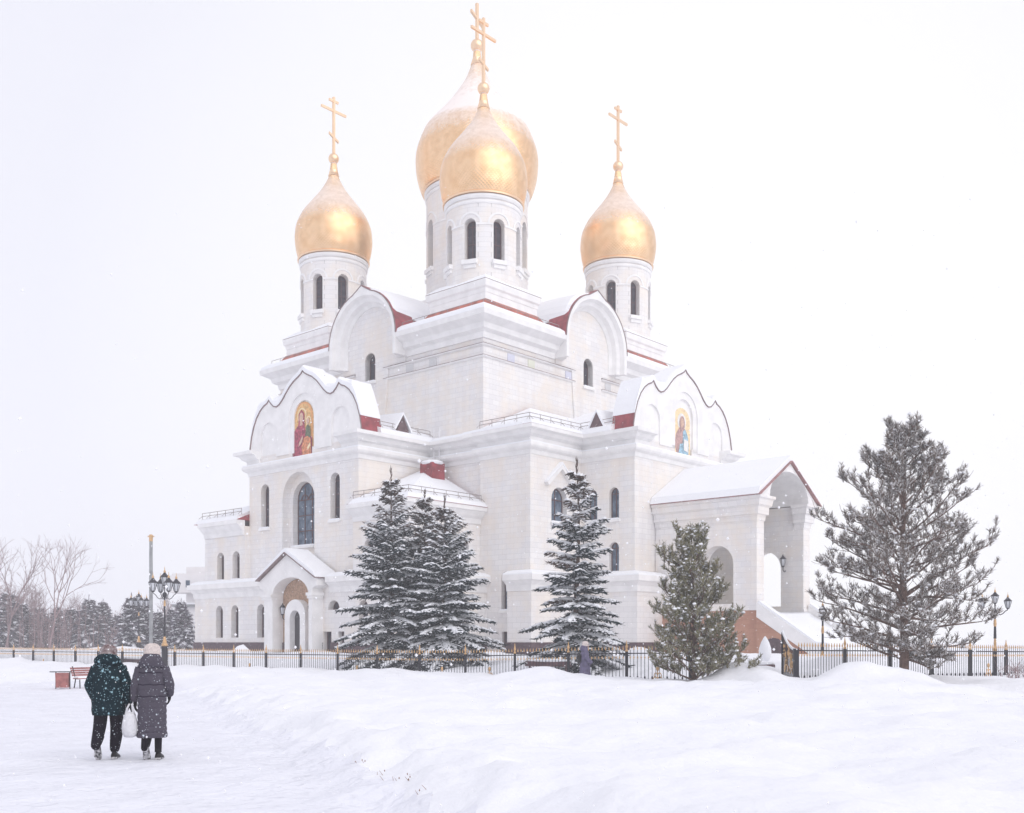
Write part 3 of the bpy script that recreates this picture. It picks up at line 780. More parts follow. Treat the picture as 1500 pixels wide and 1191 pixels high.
# --- roof railings (snow guards)
def guard(name, segs, h=.42, step=.95):
    m = MB()
    for A, B in segs:
        A = Vector(A); B = Vector(B); n = max(1, int((B-A).length/step))
        for i in range(n+1):
            p = A + (B-A)*i/n
            m.tube([p, p + Vector((0, 0, h))], .022, 4)
            d = (B-A).normalized(); o = Vector((-d.y, d.x, 0))*.28
            m.tube([p + Vector((0, 0, h*.55)), p - o + Vector((0, 0, -.0))], .016, 4)
        for k in (.5, 1.0): m.tube([A + Vector((0, 0, h*k)), B + Vector((0, 0, h*k))], .02, 4)
    m.build(name, M['rail_iron'], CATH)
guard('roof_railing', [((-.45, 6.9, 22.45), (-.45, -.45, 22.45)), ((-.45, -.45, 22.45), (6.9, -.45, 22.45))]); guard('roof_railing', [((13.9, -.45, 22.45), (21.4, -.45, 22.45))]); guard('roof_railing', [((-.45, 21.4, 22.45), (-.45, 13.9, 22.45))])
guard('roof_railing', [((-4.6, 4.45, 14.95), (-.3, 4.45, 14.95))]); guard('roof_railing', [((-.85, -.5, 14.8), (-.7, -4.4, 14.85)), ((-.7, -4.4, 14.85), (4.2, -4.4, 14.9)), ((4.2, -4.4, 14.95), (4.2, -7.0, 14.95))])
guard('roof_railing', [((-6.5, 4.7, 10.4), (-6.5, -.2, 10.35)), ((-6.5, -.2, 10.35), (-.4, -.2, 10.35))]); guard('roof_railing', [((-6.5, 21.2, 10.4), (-6.5, 16.4, 10.4))])
m = MB()
for dy in (-.25, .25): m.tube([(-.45, 4.3+dy-.6, 11.9), (-.45, 4.3+dy-.6, 15.4)], .035, 5)
for i in range(11): m.tube([(-.45, 3.45, 12.0+.32*i), (-.45, 3.95, 12.0+.32*i)], .018, 4)
m.build('ladder', M['white_metal'], CATH)

# --- portal on the left facade
c9 = 9.3; cg = 9.6
def arch_notch(outer, c, r, rise, zs, z0):
    """outer: polygon from bottom-left over the top to bottom-right; the opening is cut from below"""
    n = 14
    ar = [(c + r*math.cos(PI*i/n), zs + rise*math.sin(PI*i/n)) for i in range(n+1)]
    return outer + [(c + r, z0)] + ar + [(c - r, z0)]
p_ = MB()
outer = [(cg-2.5, .2), (cg-2.5, 5.0), (cg-2.95, 5.2), (cg-2.95, 5.62), (cg, 7.25), (cg+2.95, 5.62), (cg+2.95, 5.2), (cg+2.45, 5.0), (cg+2.45, .2)]
FU(-7.75).prism(p_, arch_notch(outer, c9, 1.85, 1.15, 4.62, .2)[::1], 0, .88)
PORT = p_.build('portal_wall', M['trim_stone'], CATH)
m = MB()
for s in (-1, 1):
    for z0, z1, o in ((4.4, 4.57, .1), (4.572, 4.76, .18)):
        a, b = sorted((c9 + s*(1.85 - o*.3), cg + s*(2.5 + o)))
        FU(-7.75).prism(m, [(a, z0), (b, z0), (b, z1), (a, z1)], -o, .8)
m.split('impost', M['trim_stone'], PORT)
m = MB()
for s in (-1, 1):
    FU(-7.75).prism(m, [(cg+s*3.05, 5.62), (cg, 7.3), (cg, 7.36), (cg+s*3.1, 5.65)], -.26, .9)
RO = m.build('portal_roof', M['edge_metal'], CATH)
m = MB()
for s in (-1, 1):
    FU(-7.75).prism(m, [(cg+s*3.06, 5.69), (cg, 7.365), (cg, 7.62), (cg+s*2.85, 6.02)], -.22, 1.6)
m.split('roof_snow', M['snow'], RO)
m = MB(); FU(-6.93).prism(m, arch_notch([(c9-1.83, 1.0), (c9-1.83, 4.6)] + [(c9 - 1.83*math.cos(PI*i/12), 4.62 + 1.13*math.sin(PI*i/12)) for i in range(13)] + [(c9+1.83, 4.6), (c9+1.83, 1.0)], c9, .9, .9, 3.5, 1.0), 0, .02)
m.build('tympanum_mosaic', M['mosaic_tan'], PORT)
m = MB()
oo = [(c9-1.05, .2), (c9-1.05, 3.4)] + [(c9-1.05*math.cos(PI*i/12), 3.4+1.0*math.sin(PI*i/12)) for i in range(13)] + [(c9+1.05, 3.4), (c9+1.05, .2)]
FU(-7.4).prism(m, arch_notch(oo, c9, .52, .52, 3.2, .2), 0, .46)
m.build('door_surround', M['trim_stone'], PORT)
m = MB(); FU(-7.0).prism(m, arch(c9, .25, 3.71, 1.03), 0, .04)
m.build('door', M['door_wood'], PORT)

def wall_lantern(fc, a, z, parent=CATH, side=1):
    m = MB(); o = Vector(fc.p(a, z, -.34))
    m.tube([fc.p(a, z-.55, .0), fc.p(a, z-.6, -.2), fc.p(a, z-.5, -.33), fc.p(a, z-.3, -.34)], .03, 5)
    m.lathe([(.07, o.z-.32), (.1, o.z-.28), (.1, o.z-.25)], o.x, o.y, 6); m.lathe([(.2, o.z+.17), (.2, o.z+.2), (.05, o.z+.36), (.02, o.z+.46)], o.x, o.y, 6)
    for i in range(6):
        q = PI*i/3
        m.tube([(o.x+.1*math.cos(q), o.y+.1*math.sin(q), o.z-.25), (o.x+.18*math.cos(q), o.y+.18*math.sin(q), o.z+.17)], .015, 4)
    lo = m.build('wall_lantern', M['black_iron'], parent)
    g = MB(); g.lathe([(.085, o.z-.245), (.16, o.z+.165)], o.x, o.y, 6); g.build('lantern_glass', M['lamp_glass'], lo)
wall_lantern(FU(-6.92), c9+1.45, 3.75); wall_lantern(FU(-6.92), c9-1.45, 3.75)

# --- gabled stair porch on the right facade
PU = 10.1
b = MB()
b.box((6.75, -15.2, 3.6), (7.6, -8.25, 9.0)); b.box((12.6, -15.2, 3.6), (13.45, -8.25, 9.0))
PW = b.build('porch_wall', M['stone'], CATH)
for f_ in (FU(6.75), FU(12.6)):
    f_.prism(cutter('pw'), arch(-12.6, 3.95, 7.4, 2.15, 14), -.3, 1.2)
boolean_cut(PW, cut['pw'])
b = MB(); b.box((6.75, -15.2, .2), (13.45, -8.3, 3.3)); b.box((6.74, -15.21, 3.3), (7.62, -8.3, 3.55)); b.box((12.58, -15.21, 3.3), (13.46, -8.3, 3.55))
b.build('porch_base', M['terracotta'], CATH)
b = MB()
for u0, u1 in ((6.68, 7.66), (12.54, 13.52)):
    b.box((u0, -15.27, 3.55), (u1, -8.3, 3.75)); b.box((u0+.12, -13.75, 3.75), (u1-.12, -11.45, 3.94))
ent = [(-.05, 8.75), (.05, 8.75), (.08, 9.05), (.2, 9.1), (.22, 9.5), (.34, 9.6), (.4, 9.95), (.5, 10.0), (.5, 10.15), (-.05, 10.15)]
b.sweep([(6.75, -8.25), (6.75, -15.2), (7.6, -15.2), (7.6, -14.6)], ent)
b.sweep([(12.6, -14.6), (12.6, -15.2), (13.45, -15.2), (13.45, -8.25)], ent)
b.box((6.8, -15.15, 9.0), (7.55, -8.25, 10.1)); b.box((12.65, -15.15, 9.0), (13.4, -8.25, 10.1))
b.split('entablature', M['stone'], CATH)
b = MB()
og = [(6.35, 10.15), (PU, 12.42), (13.85, 10.15)]
FV(-15.55).prism(b, arch_notch(og, PU, 2.45, 1.7, 10.16, 10.15), 0, .5)
b.build('porch_gable', M['trim_stone'], CATH)
b = MB()
n = 16; rings = []
for v in (-15.1, -8.25):
    o = [(PU + 2.47*math.cos(PI*i/n), v, 10.15 + 1.7*math.sin(PI*i/n)) for i in range(n+1)]
    o2 = [(PU + 2.62*math.cos(PI*i/n), v, 10.15 + 1.84*math.sin(PI*i/n)) for i in range(n, -1, -1)]
    rings.append(o + o2)
b.loft(rings)
b.build('porch_vault', M['trim_stone'], CATH)
b = MB()
for s in (-1, 1):
    b.poly_prism([(PU+s*3.85, -15.75, 10.12), (PU, -15.75, 12.46), (PU, -15.75, 12.51), (PU+s*3.95, -15.75, 10.15)], [(PU+s*3.85, -8.25, 10.12), (PU, -8.25, 12.46), (PU, -8.25, 12.51), (PU+s*3.95, -8.25, 10.15)])
PR = b.build('porch_roof', M['edge_red'], CATH)
b = MB()
for s in (-1, 1):
    A = [(PU+s*3.93, 10.17), (PU, 12.54), (PU, 12.84), (PU+s*3.75, 10.6)]
    b.poly_prism([(a, -15.62, z) for a, z in A], [(a, -8.22, z) for a, z in A])
b.split('roof_snow', M['snow'], PR)
b = MB(); b.box((7.65, -15.1, 3.3), (12.55, -8.3, 3.36)); b.build('porch_floor', M['concrete'], CATH)
b = MB(); FV(-8.27).prism(b, arch(PU, 3.36, 6.6, 2.2), 0, .04); b.build('door', M['door_wood'], CATH)
st = MB()
for i in range(14):
    z1 = 3.28 - i*.17; v0 = -15.24 - i*.29
    st.box((7.2, v0-.29, .2), (13.0, v0, z1))
st.build('stair', M['concrete'], CATH)
st = MB()
rings = []
for i in range(15):
    v0 = -15.2 - i*.29; zz = 3.5 - i*.168 + .03*math.sin(i*2.1)
    rings.append([(7.2, v0, zz-.3), (7.2, v0, zz+.12), (8.2, v0, zz+.05), (10.1, v0, zz), (12.0, v0, zz+.06), (13.0, v0, zz+.14), (13.0, v0, zz-.3)])
st.loft(rings)
st.build('stair_snow', M['snow'], CATH, smooth=True)
pb = MB(); pw = MB(); ps = MB()
for u0 in (6.55, 13.05):
    f_ = FU(u0)
    pw_poly = [(-15.28, 3.15), (-15.28, 3.98), (-19.0, 1.55), (-19.7, 1.5), (-19.7, .6), (-19.2, .6)]
    f_.prism(pw, pw_poly, 0, .6)
    f_.prism(ps, [(-15.29, 3.985), (-19.0, 1.555), (-19.7, 1.505), (-19.6, 1.66), (-18.9, 1.74), (-15.4, 4.09)], .06, .54)
    f_.prism(pb, [(-15.25, .2), (-15.25, 3.14), (-19.15, .6), (-19.15, .2)], .06, .54)
pb.split('stair_side_wall', M['terracotta'], CATH); pw.split('stair_parapet', M['trim_stone'], CATH); ps.split('parapet_snow', M['snow'], CATH)
b = MB(); FU(6.6).prism(b, arch(-16.35, .3, 1.95, 1.7), -.03, .02); b.build('niche_shade_panel', M['plinth_granite'], CATH)  # flat dark panel on the wall; the niche's shade is its colour
wall_lantern(Face((12.6, 0), (0, 1), (1, 0)), -14.0, 6.7)
wall_lantern(Face((12.6, 0), (0, 1), (1, 0)), -11.0, 6.7)

# ------------------------------------------------------------------ ground
def edge_x(y):
    return -2.2 - .40*(y - 12.6) if y > 4 else 1.3
FP0 = Vector((-17.8, 56.0)); FDIR = Vector((1.99, -1.65)); FN = 12
GP = Vector((9.1, 34.0)); GDIR = Vector((.811, .585))
def behind(x, y):
    """metres behind the fence line (positive on the church side)"""
    d = FDIR.normalized(); nrm = Vector((-d.y, d.x))
    a = (Vector((x, y)) - FP0).dot(nrm)
    g = Vector((-GDIR.y, GDIR.x)); b2 = (Vector((x, y)) - GP).dot(g)
    return min(a, b2)
mounds = [(-15.4, 60.5, .8, .6, 1.0), (-11.6, 56.5, .42, .9, 1.0), (-8.0, 54, .3, 2.5, 2), (-27, 68, .75, 4.5, 2), (-23, 66, .5, 2, 1.5), (-19, 63, .4, 2, 2), (5.6, 45.5, .45, .8, 1.2), (6.3, 41, .2, 1.5, 1),
          (10.5, 32.3, .62, 1.3, 1.1), (11.8, 32.2, .35, 1.2, .9), (7.2, 34.2, .5, .9, .7), (8.3, 36.5, .45, 1.4, 1.0), (8.0, 33.6, .22, .7, .6), (1.2, 35.6, .34, 1.3, 1.0), (-.2, 36.2, .2, 1.3, 1), (-11.5, 46, .32, 1.1, 1), (-5.3, 44, .22, 1.5, 1.0), (-7, 43, .12, 3, 2),
          (13.0, 41.5, .75, 1.2, 1.2), (4.5, 31, .15, 2.5, 1.5), (9.2, 27, .28, 2.4, 1.5), (5.8, 24, .18, 1.8, 1.2), (2, 22, .1, 3, 2), (-13, 44.5, .15, 3, 1.2), (-21, 46, .12, 3, 1.3)]
def ground_z(x, y):
    s = x - edge_x(y)
    nz = noise.fractal(Vector((x*.22, y*.22, 3.1)), 1.0, 2.0, 3)
    n2 = noise.fractal(Vector((x*.9, y*.9, 7.7)), 1.0, 2.0, 3)
    bank = smooth(s, -.2 + .35*n2, 2.6)
    far = smooth(y, 40.5 + .6*nz, 44.5)
    lev = max(bank, far)
    n3 = noise.fractal(Vector((x*.45, y*.6, 1.7)), 1.0, 2.0, 4)
    z = .40*lev + lev*(.12*nz + .09*n2 + .17*n3) + (1-lev)*(.022*n2)
    z += .17*math.exp(-((s - 1.2)/.7)**2) * (1 if y < 32 else 0)
    if x < -9 and y < 40: z += .15*smooth(-9.5 - x, 0, 3)*smooth(28 - y, 0, 8)
    if x > 11 and y < 34: z -= .26*smooth(x - .22*y, 5.5, 8.5)*lev
    if -2 < s < 4.5 and y < 36:
        n4 = noise.fractal(Vector((x*1.9, y*1.5, 11.3)), 1.0, 2.0, 3); z += .17*n4*math.exp(-((s-1.0)/1.2)**2)
    if lev < 1 and y < 40:
        z += (1-lev)*(.02*noise.noise(Vector((x*3.1, y*2.2, 5))) + .015*abs(math.sin(s*2.3 + .6*nz)))
    bd = behind(x, y)
    z += smooth(bd, .5, 9)*.62*smooth(120 - y, 0, 10) + .9*smooth(y, 100, 120)*0
    z += .65*smooth(bd, 40, 70)*0
    for mx, my, h, sx, sy in mounds:
        dx = (x-mx)/sx; dy = (y-my)/sy
        q = dx*dx + dy*dy
        if q < 9: z += h*math.exp(-q)
    if y > 90: z = z*(1-smooth(y, 90, 140)) + 1.25*smooth(y, 90, 140)
    return z
xs = []; x = 0.0; st_ = .16
while x < 1800:
    xs.append(x); st_ = .16 if x < 12 else (.3 if x < 30 else st_*1.22); x += st_
xs = sorted(set([-a for a in xs] + xs))
ys = []; y = -330.0
while y < 3200:
    ys.append(y)
    y += 30 if y < -30 else 3 if y < 0 else (.16 if y < 30 else (.22 if y < 70 else max(.5, (y-68)*.12)))
verts = [(x, y, ground_z(x, y) if (abs(x) < 90 and y < 150) else (1.25 if y > 100 else .9)) for y in ys for x in xs]
nx = len(xs)
faces = [(j*nx+i, j*nx+i+1, (j+1)*nx+i+1, (j+1)*nx+i) for j in range(len(ys)-1) for i in range(nx-1)]
def is_path(i, j):
    x, y = xs[i] + .08, ys[j] + .08
    if abs(x) > 60 or y > 46: return False
    n2 = noise.fractal(Vector((x*.9, y*.9, 7.7)), 1.0, 2.0, 3)
    s_ = x - edge_x(y)
    return s_ < .55 + .3*n2 and smooth(y, 40.5, 44.5) < .3 + .2*n2
fa = []; fb = []
for j in range(len(ys)-1):
    for i in range(nx-1):
        (fb if is_path(i, j) else fa).append((j*nx+i, j*nx+i+1, (j+1)*nx+i+1, (j+1)*nx+i))
gm = mat('snow_ground', (.845, .85, .885), .95, noise_scale=.5, var=.012, bump=.8, bump_scale=4.2, spec=.1)
pm = mat('snow_path', (.80, .805, .86), .95, noise_scale=1.1, var=.03, bump=.6, bump_scale=5, spec=.1)
nt = pm.node_tree; b_ = nt.nodes['Principled BSDF']; tc = nt.nodes.new('ShaderNodeTexCoord')
vo = nt.nodes.new('ShaderNodeTexVoronoi'); vo.feature = 'SMOOTH_F1'; vo.inputs['Scale'].default_value = 2.6; vo.inputs['Smoothness'].default_value = .5
nd = nt.nodes.new('ShaderNodeTexNoise'); nd.inputs['Scale'].default_value = 3; nt.links.new(tc.outputs['Object'], nd.inputs['Vector'])
mxv = nt.nodes.new('ShaderNodeVectorMath'); mxv.operation = 'ADD'; nt.links.new(tc.outputs['Object'], mxv.inputs[0]); nt.links.new(nd.outputs['Color'], mxv.inputs[1]); nt.links.new(mxv.outputs[0], vo.inputs['Vector'])
bp2 = nt.nodes.new('ShaderNodeBump'); bp2.inputs['Strength'].default_value = .55; bp2.inputs['Distance'].default_value = .09; nt.links.new(vo.outputs['Distance'], bp2.inputs['Height'])
old = [n for n in nt.nodes if n.type == 'BUMP' and n != bp2][0]; nt.links.new(old.outputs['Normal'], bp2.inputs['Normal']); nt.links.new(bp2.outputs['Normal'], b_.inputs['Normal'])
def submesh(name, fs, m):
    used = sorted(set(k for f in fs for k in f)); mp = {k: n for n, k in enumerate(used)}
    g = MB(); g.v = [verts[k] for k in used]; g.f = [tuple(mp[k] for k in f) for f in fs]; g.m = [0]*len(fs)
    return tag(g.build(name, m, smooth=True, fix=False), kind='structure')
submesh('snowy_ground', fa, gm); submesh('trampled_snow_path', fb, pm)

# dry stalks at the bank's edge
dg_ = MB()
for i in range(15):
    yy = random.choice([random.gauss(10.6, .25), random.gauss(11.6, .3), random.gauss(13.4, .5), random.uniform(10, 15)])
    xx = edge_x(yy) + random.gauss(.55, .12)
    z = ground_z(xx, yy)
    hh = random.uniform(.015, .05)
    dg_.tube([(xx, yy, z-.03), (xx+random.gauss(0, .03), yy+random.gauss(0, .03), z+hh)], [.004, .002], 3)
    if random.random() < .5: dg_.blob((xx, yy, z+hh), .007, .007, .012, 5, 3)
tag(dg_.build('dry_stalks', M['dry_grass'], fix=False), 'thin brown dry stalks poking out of the snowbank edge', 'dry grass', kind='stuff')

# ------------------------------------------------------------------ fences
def fleur(m, c, s, tdir, y3):
    """gold scroll ornament, upright in the plane of tdir"""
    def P(a, z): return (c[0] + tdir[0]*a*s, c[1] + tdir[1]*a*s, c[2] + z*s)
    m.tube([P(0, 0), P(0, .62)], .025*s*1.2, 5)
    m.blob(P(0, .72), .09*s, .09*s, .15*s, 6, 5)
    for q in (-1, 1):
        for z0, r in ((.1, .16), (.36, .12)):
            pts = [P(q*(r*(1-math.cos(t))*.9+.02), z0 + r*math.sin(t)*1.1 - t*.01) for t in [0, .6, 1.2, 1.8, 2.4, 3.0, 3.6, 4.2]]
            m.tube(pts, .028*s, 5)
def fence_post(m, gm_, p, z0, z1, r=.05):
    m.box((p[0]-r, p[1]-r, z0), (p[0]+r, p[1]+r, z1))
    gm_.lathe([(r*.9, z1), (r*1.2, z1+.03), (r*.5, z1+.09), (r*1.0, z1+.17), (r*.4, z1+.3), (.01, z1+.4)], p[0], p[1], 8)
def panel(root, A, B, zA, zB, bottom, nb, ornament=False):
    m = MB(); gld = m
    d = (B - A); ln = d.length; u = d/ln
    for i in range(1, nb):
        t = i/nb; p = A + d*t; zr = zA + (zB-zA)*t
        m.mi = 0; m.tube([(p.x, p.y, zr-1.25), (p.x, p.y, zr+.12)], .0105, 4); m.mi = 1
        gld.lathe([(.014, zr+.12), (.028, zr+.15), (.004, zr+.26)], p.x, p.y, 5)
        gld.lathe([(.012, zr-.20), (.03, zr-.15), (.012, zr-.10)], p.x, p.y, 5)
        m.mi = 0
        if i % 2: m.blob((p.x, p.y, zr-.86), .035, .035, .07, 5, 4)
    for dz in (0.0, -1.12):
        m.tube([(A.x, A.y, zA+dz), (B.x, B.y, zB+dz)], .019, 4)
    po = m.build('railing_panel', [M['black_iron'], M['gold_paint']], root, fix=False)
    if ornament:
        o = MB(); c = A + d*.5; zz = (zA+zB)/2
        fleur(o, (c.x, c.y, zz-.98), .62, (u.x, u.y), 0)
        o.build('scroll_ornament', M['gold_paint'], po, fix=False)
FL = empty('iron_fence', (FP0.x, FP0.y, 0)); tag(FL, 'long black iron fence with gold spear tips left of the open gate', 'fence')
def zrail(n): return 1.13 + .2*smooth(n, 7, 12)
def local(root, p): return Vector((p.x - root.location.x, p.y - root.location.y))
orn = {-6, 2, 5, 7, 8, 11}
for n in range(-11, FN + 1):
    p = local(FL, FP0 + FDIR*n)
    a = MB(); b2 = MB(); fence_post(a, b2, p, -.1, zrail(n) + .06)
    po = a.build('post', M['black_iron'], FL); b2.build('finial', M['gold_paint'], po)
    if n < FN:
        q = local(FL, FP0 + FDIR*(n+1)); panel(FL, p, q, zrail(n), zrail(n+1), 0, 17, n in orn)
FR = empty('iron_fence', (GP.x, GP.y, 0)); tag(FR, 'black iron fence behind the large pine, right of the open gate', 'fence')
for n in range(0, 23):
    p = local(FR, GP + GDIR*2.5*n); z = 1.44 - .02*n
    a = MB(); b2 = MB()
    fence_post(a, b2, p, -.1, z+.06, .075 if n == 0 else .05)
    po = a.build('post', M['black_iron'], FR)
    if n: b2.build('finial', M['gold_paint'], po)
    if n < 22: panel(FR, p, local(FR, GP + GDIR*2.5*(n+1)), z, z-.02, 0, 18, n in (1, 4, 7, 10, 13, 16, 19))
# gate leaf standing open
GT = empty('iron_gate', (9.12, 34.12, 0)); tag(GT, 'open black gate leaf with gold scrollwork and snow on its curved top', 'gate')
B_ = Vector((.0, 1.65)); m = MB(); sn_ = MB()
top = [(B_ * t, 1.42 + .62*(t**2)) for t in [i/12 for i in range(13)]]
m.tube([(p.x, p.y, z) for p, z in top], .03, 5); m.tube([(0, 0, .42), (B_.x, B_.y, .42)], .03, 5)
for i, (p, z) in enumerate(top):
    m.tube([(p.x, p.y, .42), (p.x, p.y, z)], .014 if 0 < i < 12 else .04, 4)
m.build('gate_frame', M['black_iron'], GT)
sn_.tube([(p.x, p.y, z+.05) for p, z in top], .045, 6); sn_.build('gate_snow', M['snow'], GT)
o = MB()
for t, zz, s in ((.3, .75, .9), (.7, .78, .95), (.5, 1.15, .8), (.85, 1.2, .7)):
    p = B_*t; fleur(o, (p.x, p.y, zz), s*.75, tuple(B_.normalized()), 0)
o.build('scroll_ornament', M['gold_paint'], GT)

# ------------------------------------------------------------------ lamps, pole, bench and small things
def lantern(root, x, y, z, s=1.0):
    m = MB()
    m.lathe([(.05*s, z), (.09*s, z+.04*s), (.1*s, z+.07*s)], x, y, 6)
    m.lathe([(.21*s, z+.46*s), (.23*s, z+.49*s), (.1*s, z+.62*s), (.05*s, z+.7*s)], x, y, 6)
    for i in range(6):
        q = PI*i/3
        m.tube([(x+.1*s*math.cos(q), y+.1*s*math.sin(q), z+.07*s), (x+.2*s*math.cos(q), y+.2*s*math.sin(q), z+.46*s)], .014*s, 4)
    o = m.build('lantern', M['black_iron'], root)
    g = MB(); g.lathe([(.088*s, z+.072*s), (.185*s, z+.458*s)], x, y, 6); g.build('lantern_glass', M['lamp_glass'], o)
    g = MB(); g.lathe([(.05*s, z+.7*s), (.06*s, z+.76*s), (.02*s, z+.84*s), (.006*s, z+1.0*s)], x, y, 6); g.build('lantern_finial', M['gold_paint'], o)
def street_lamp(loc, label, hub, n, arm, s, base_h, rot=0):
    r = empty('street_lamp', loc, rot); tag(r, label, 'lamp')
    m = MB(); m.lathe([(.15*s**1.6, -.2), (.15*s**1.6, base_h), (.1*s, base_h)], 0, 0, 10)
    m.lathe([(.055, base_h+.5), (.04, hub-.5), (.035, hub)], 0, 0, 8)
    m.blob((0, 0, hub), .12*s, .12*s, .14*s, 8, 6)
    if n:
        m.tube([(0, 0, hub), (0, 0, hub + .42*s)], .03, 6)
        for i in range(n):
            q = 2*PI*i/n + .35; cx, sy = math.cos(q), math.sin(q)
            pts = [(cx*arm*t, sy*arm*t, hub - .22*s*math.sin(PI*min(t*1.25, 1))*1.0 + (.06*s if t > .9 else 0)) for t in (0, .2, .4, .6, .8, .95)] + [(cx*arm, sy*arm, hub + .12*s)]
            m.tube(pts, .02, 5)
    m.build('pole', M['black_iron'], r)
    g = MB(); g.lathe([(.14*s**1.6, base_h), (.16*s**1.6, base_h+.08), (.11*s**1.6, base_h+.16), (.065*s, base_h+.42), (.048*s, base_h+.52)], 0, 0, 10); g.lathe([(.045, hub-.6), (.06, hub-.5), (.04, hub-.3)], 0, 0, 8)
    g.split('pole_collar', M['gold_paint'], r)
    for i in range(n):
        q = 2*PI*i/n + .35
        lantern(r, math.cos(q)*arm, math.sin(q)*arm, hub + .12*s, s)
    lantern(r, 0, 0, hub + (.42*s if n else 0), s)
    return r
LAMP = street_lamp((-18.4, 56.2, 0), 'black five-lantern street lamp rising behind the person in the pink hat', 4.22, 4, .62, 1.05, 1.5, .3)
l2 = copy_tree(LAMP); l2.location = (-29.9, 85, .2); l2['label'] = 'faint distant multi-lantern street lamp left of the tall grey pole'
street_lamp((18.85, 41.4, 0), 'black three-lantern street lamp at the right fence beside the large pine', 2.92, 2, .5, .66, 1.35, -.35)
street_lamp((12.3, 42, .6), 'single-lantern black street lamp beside the porch stairs', 2.05, 0, .1, .72, .3)

m = MB(); m.lathe([(.12, -.3), (.1, 7.6)], 0, 0, 10)
UP_ = empty('utility_pole', (-21.1, 62, 0)); tag(UP_, 'tall plain grey utility pole with a yellowish top', 'pole')
m.build('shaft', M['concrete'], UP_)
m = MB(); m.lathe([(.11, 7.6), (.115, 7.95), (.08, 8.0)], 0, 0, 10); m.box((-.19, -.03, 7.86), (.19, .03, 7.92)); m.build('pole_cap', M['gold_paint'], UP_)

# bench and litter bin by the path
BX, BY = -15.95, 38.8; bz = ground_z(BX, BY)
BN_S = .82
BN = empty('park_bench', (BX+.45, BY+.4, bz), 1.0); tag(BN, 'snowy slatted bench beside the path in front of the fence', 'bench')
m = MB()
for i in range(4): m.box((-.75, -.02 + i*.1, .42), (.75, .06 + i*.1, .46))
m.build('seat', M['bench_red'], BN)
m = MB()
for i in range(4):
    m.poly_prism([(-.75, .4+.04*i, .55+.1*i), (-.75, .43+.04*i, .55+.1*i), (-.75, .46+.04*i, .63+.1*i), (-.75, .43+.04*i, .63+.1*i)], [(.75, .4+.04*i, .55+.1*i), (.75, .43+.04*i, .55+.1*i), (.75, .46+.04*i, .63+.1*i), (.75, .43+.04*i, .63+.1*i)])
m.build('backrest', M['bench_red'], BN)
for x in (-.62, .62):
    m = MB(); m.tube([(x, .02, 0), (x, .05, .42), (x, .36, .42), (x, .58, .98)], .025, 6); m.tube([(x, .45, 0), (x, .34, .42)], .025, 6); m.build('leg', M['black_iron'], BN)
m = MB(); m.loft([[(-.74, -.02, .462), (.74, -.02, .462), (.74, .34, .462), (-.74, .34, .462)], [(-.7, .03, .53), (.7, .03, .53), (.7, .3, .54), (-.7, .3, .54)]]); m.build('seat_snow', M['snow'], BN)
LB = empty('litter_bin', (BX-.35, BY-.3, bz), .2); tag(LB, 'square red-brown litter bin at the end of the bench', 'litter bin')
m = MB(); m.loft([[(-.2, -.2, .05), (.2, -.2, .05), (.2, .2, .05), (-.2, .2, .05)], [(-.22, -.22, .58), (.22, -.22, .58), (.22, .22, .58), (-.22, .22, .58)]]); m.build('bin_body', M['bench_red'], LB)
m = MB()
for x in (-.24, .24): m.tube([(x, 0, 0), (x, 0, .62)], .02, 5)
m.tube([(-.45, 0, .62), (.3, 0, .62)], .018, 5)
m.build('bin_frame', M['black_iron'], LB)

BN.scale = (BN_S,)*3
def beam(name, a, b, z, label):
    a = Vector(a); b = Vector(b); d = (b-a); ang = math.atan2(d.y, d.x); c = (a+b)/2
    r = empty(name, (c.x, c.y, z), ang); tag(r, label, 'rail')
    m = MB(); m.box((-d.length/2, -.06, -.1), (d.length/2, .06, .1)); m.build('board', M['wood_dark'], r)
    for q in (-.8, 0, .8):
        m = MB(); m.box((q*d.length/2-.05, -.05, -1.2), (q*d.length/2+.05, .05, -.1)); m.build('leg', M['wood_dark'], r)
    m = MB(); m.blob((0, 0, .14), d.length/2, .1, .08, 12, 6); m.build('snow_cap', M['snow'], r, smooth=True)
beam('low_rail', (-22.4, 60), (-19.2, 58.0), .68, 'low dark timber rail seen through the fence between the two walkers')
beam('low_rail', (.55, 42.3), (2.3, 41.2), .85, 'low dark timber rail through the fence beside the lone spruce')
beam('low_rail', (6.3, 37.2), (7.4, 37.0), .88, 'low dark timber rail behind the bushy young pine')
beam('low_rail', (8.3, 38.6), (9.5, 38.3), .8, 'low dark timber rail under the snow heap left of the gate')
m = MB(); m.lathe([(.1, 0), (.2, .08), (.26, .3), (.25, .55), (.17, .8), (.06, 1.0), (.01, 1.06)], 0, 0, 14)
sc_ = empty('snowy_post', (10.45, 43.8, .9)); tag(sc_, 'pointed snow-covered stone standing below the porch stairs', 'stone post')
m.build('snow_cap', M['snow'], sc_, smooth=True); m = MB(); m.lathe([(.12, -.6), (.12, .05)], 0, 0, 10); m.build('stem', M['concrete'], sc_)

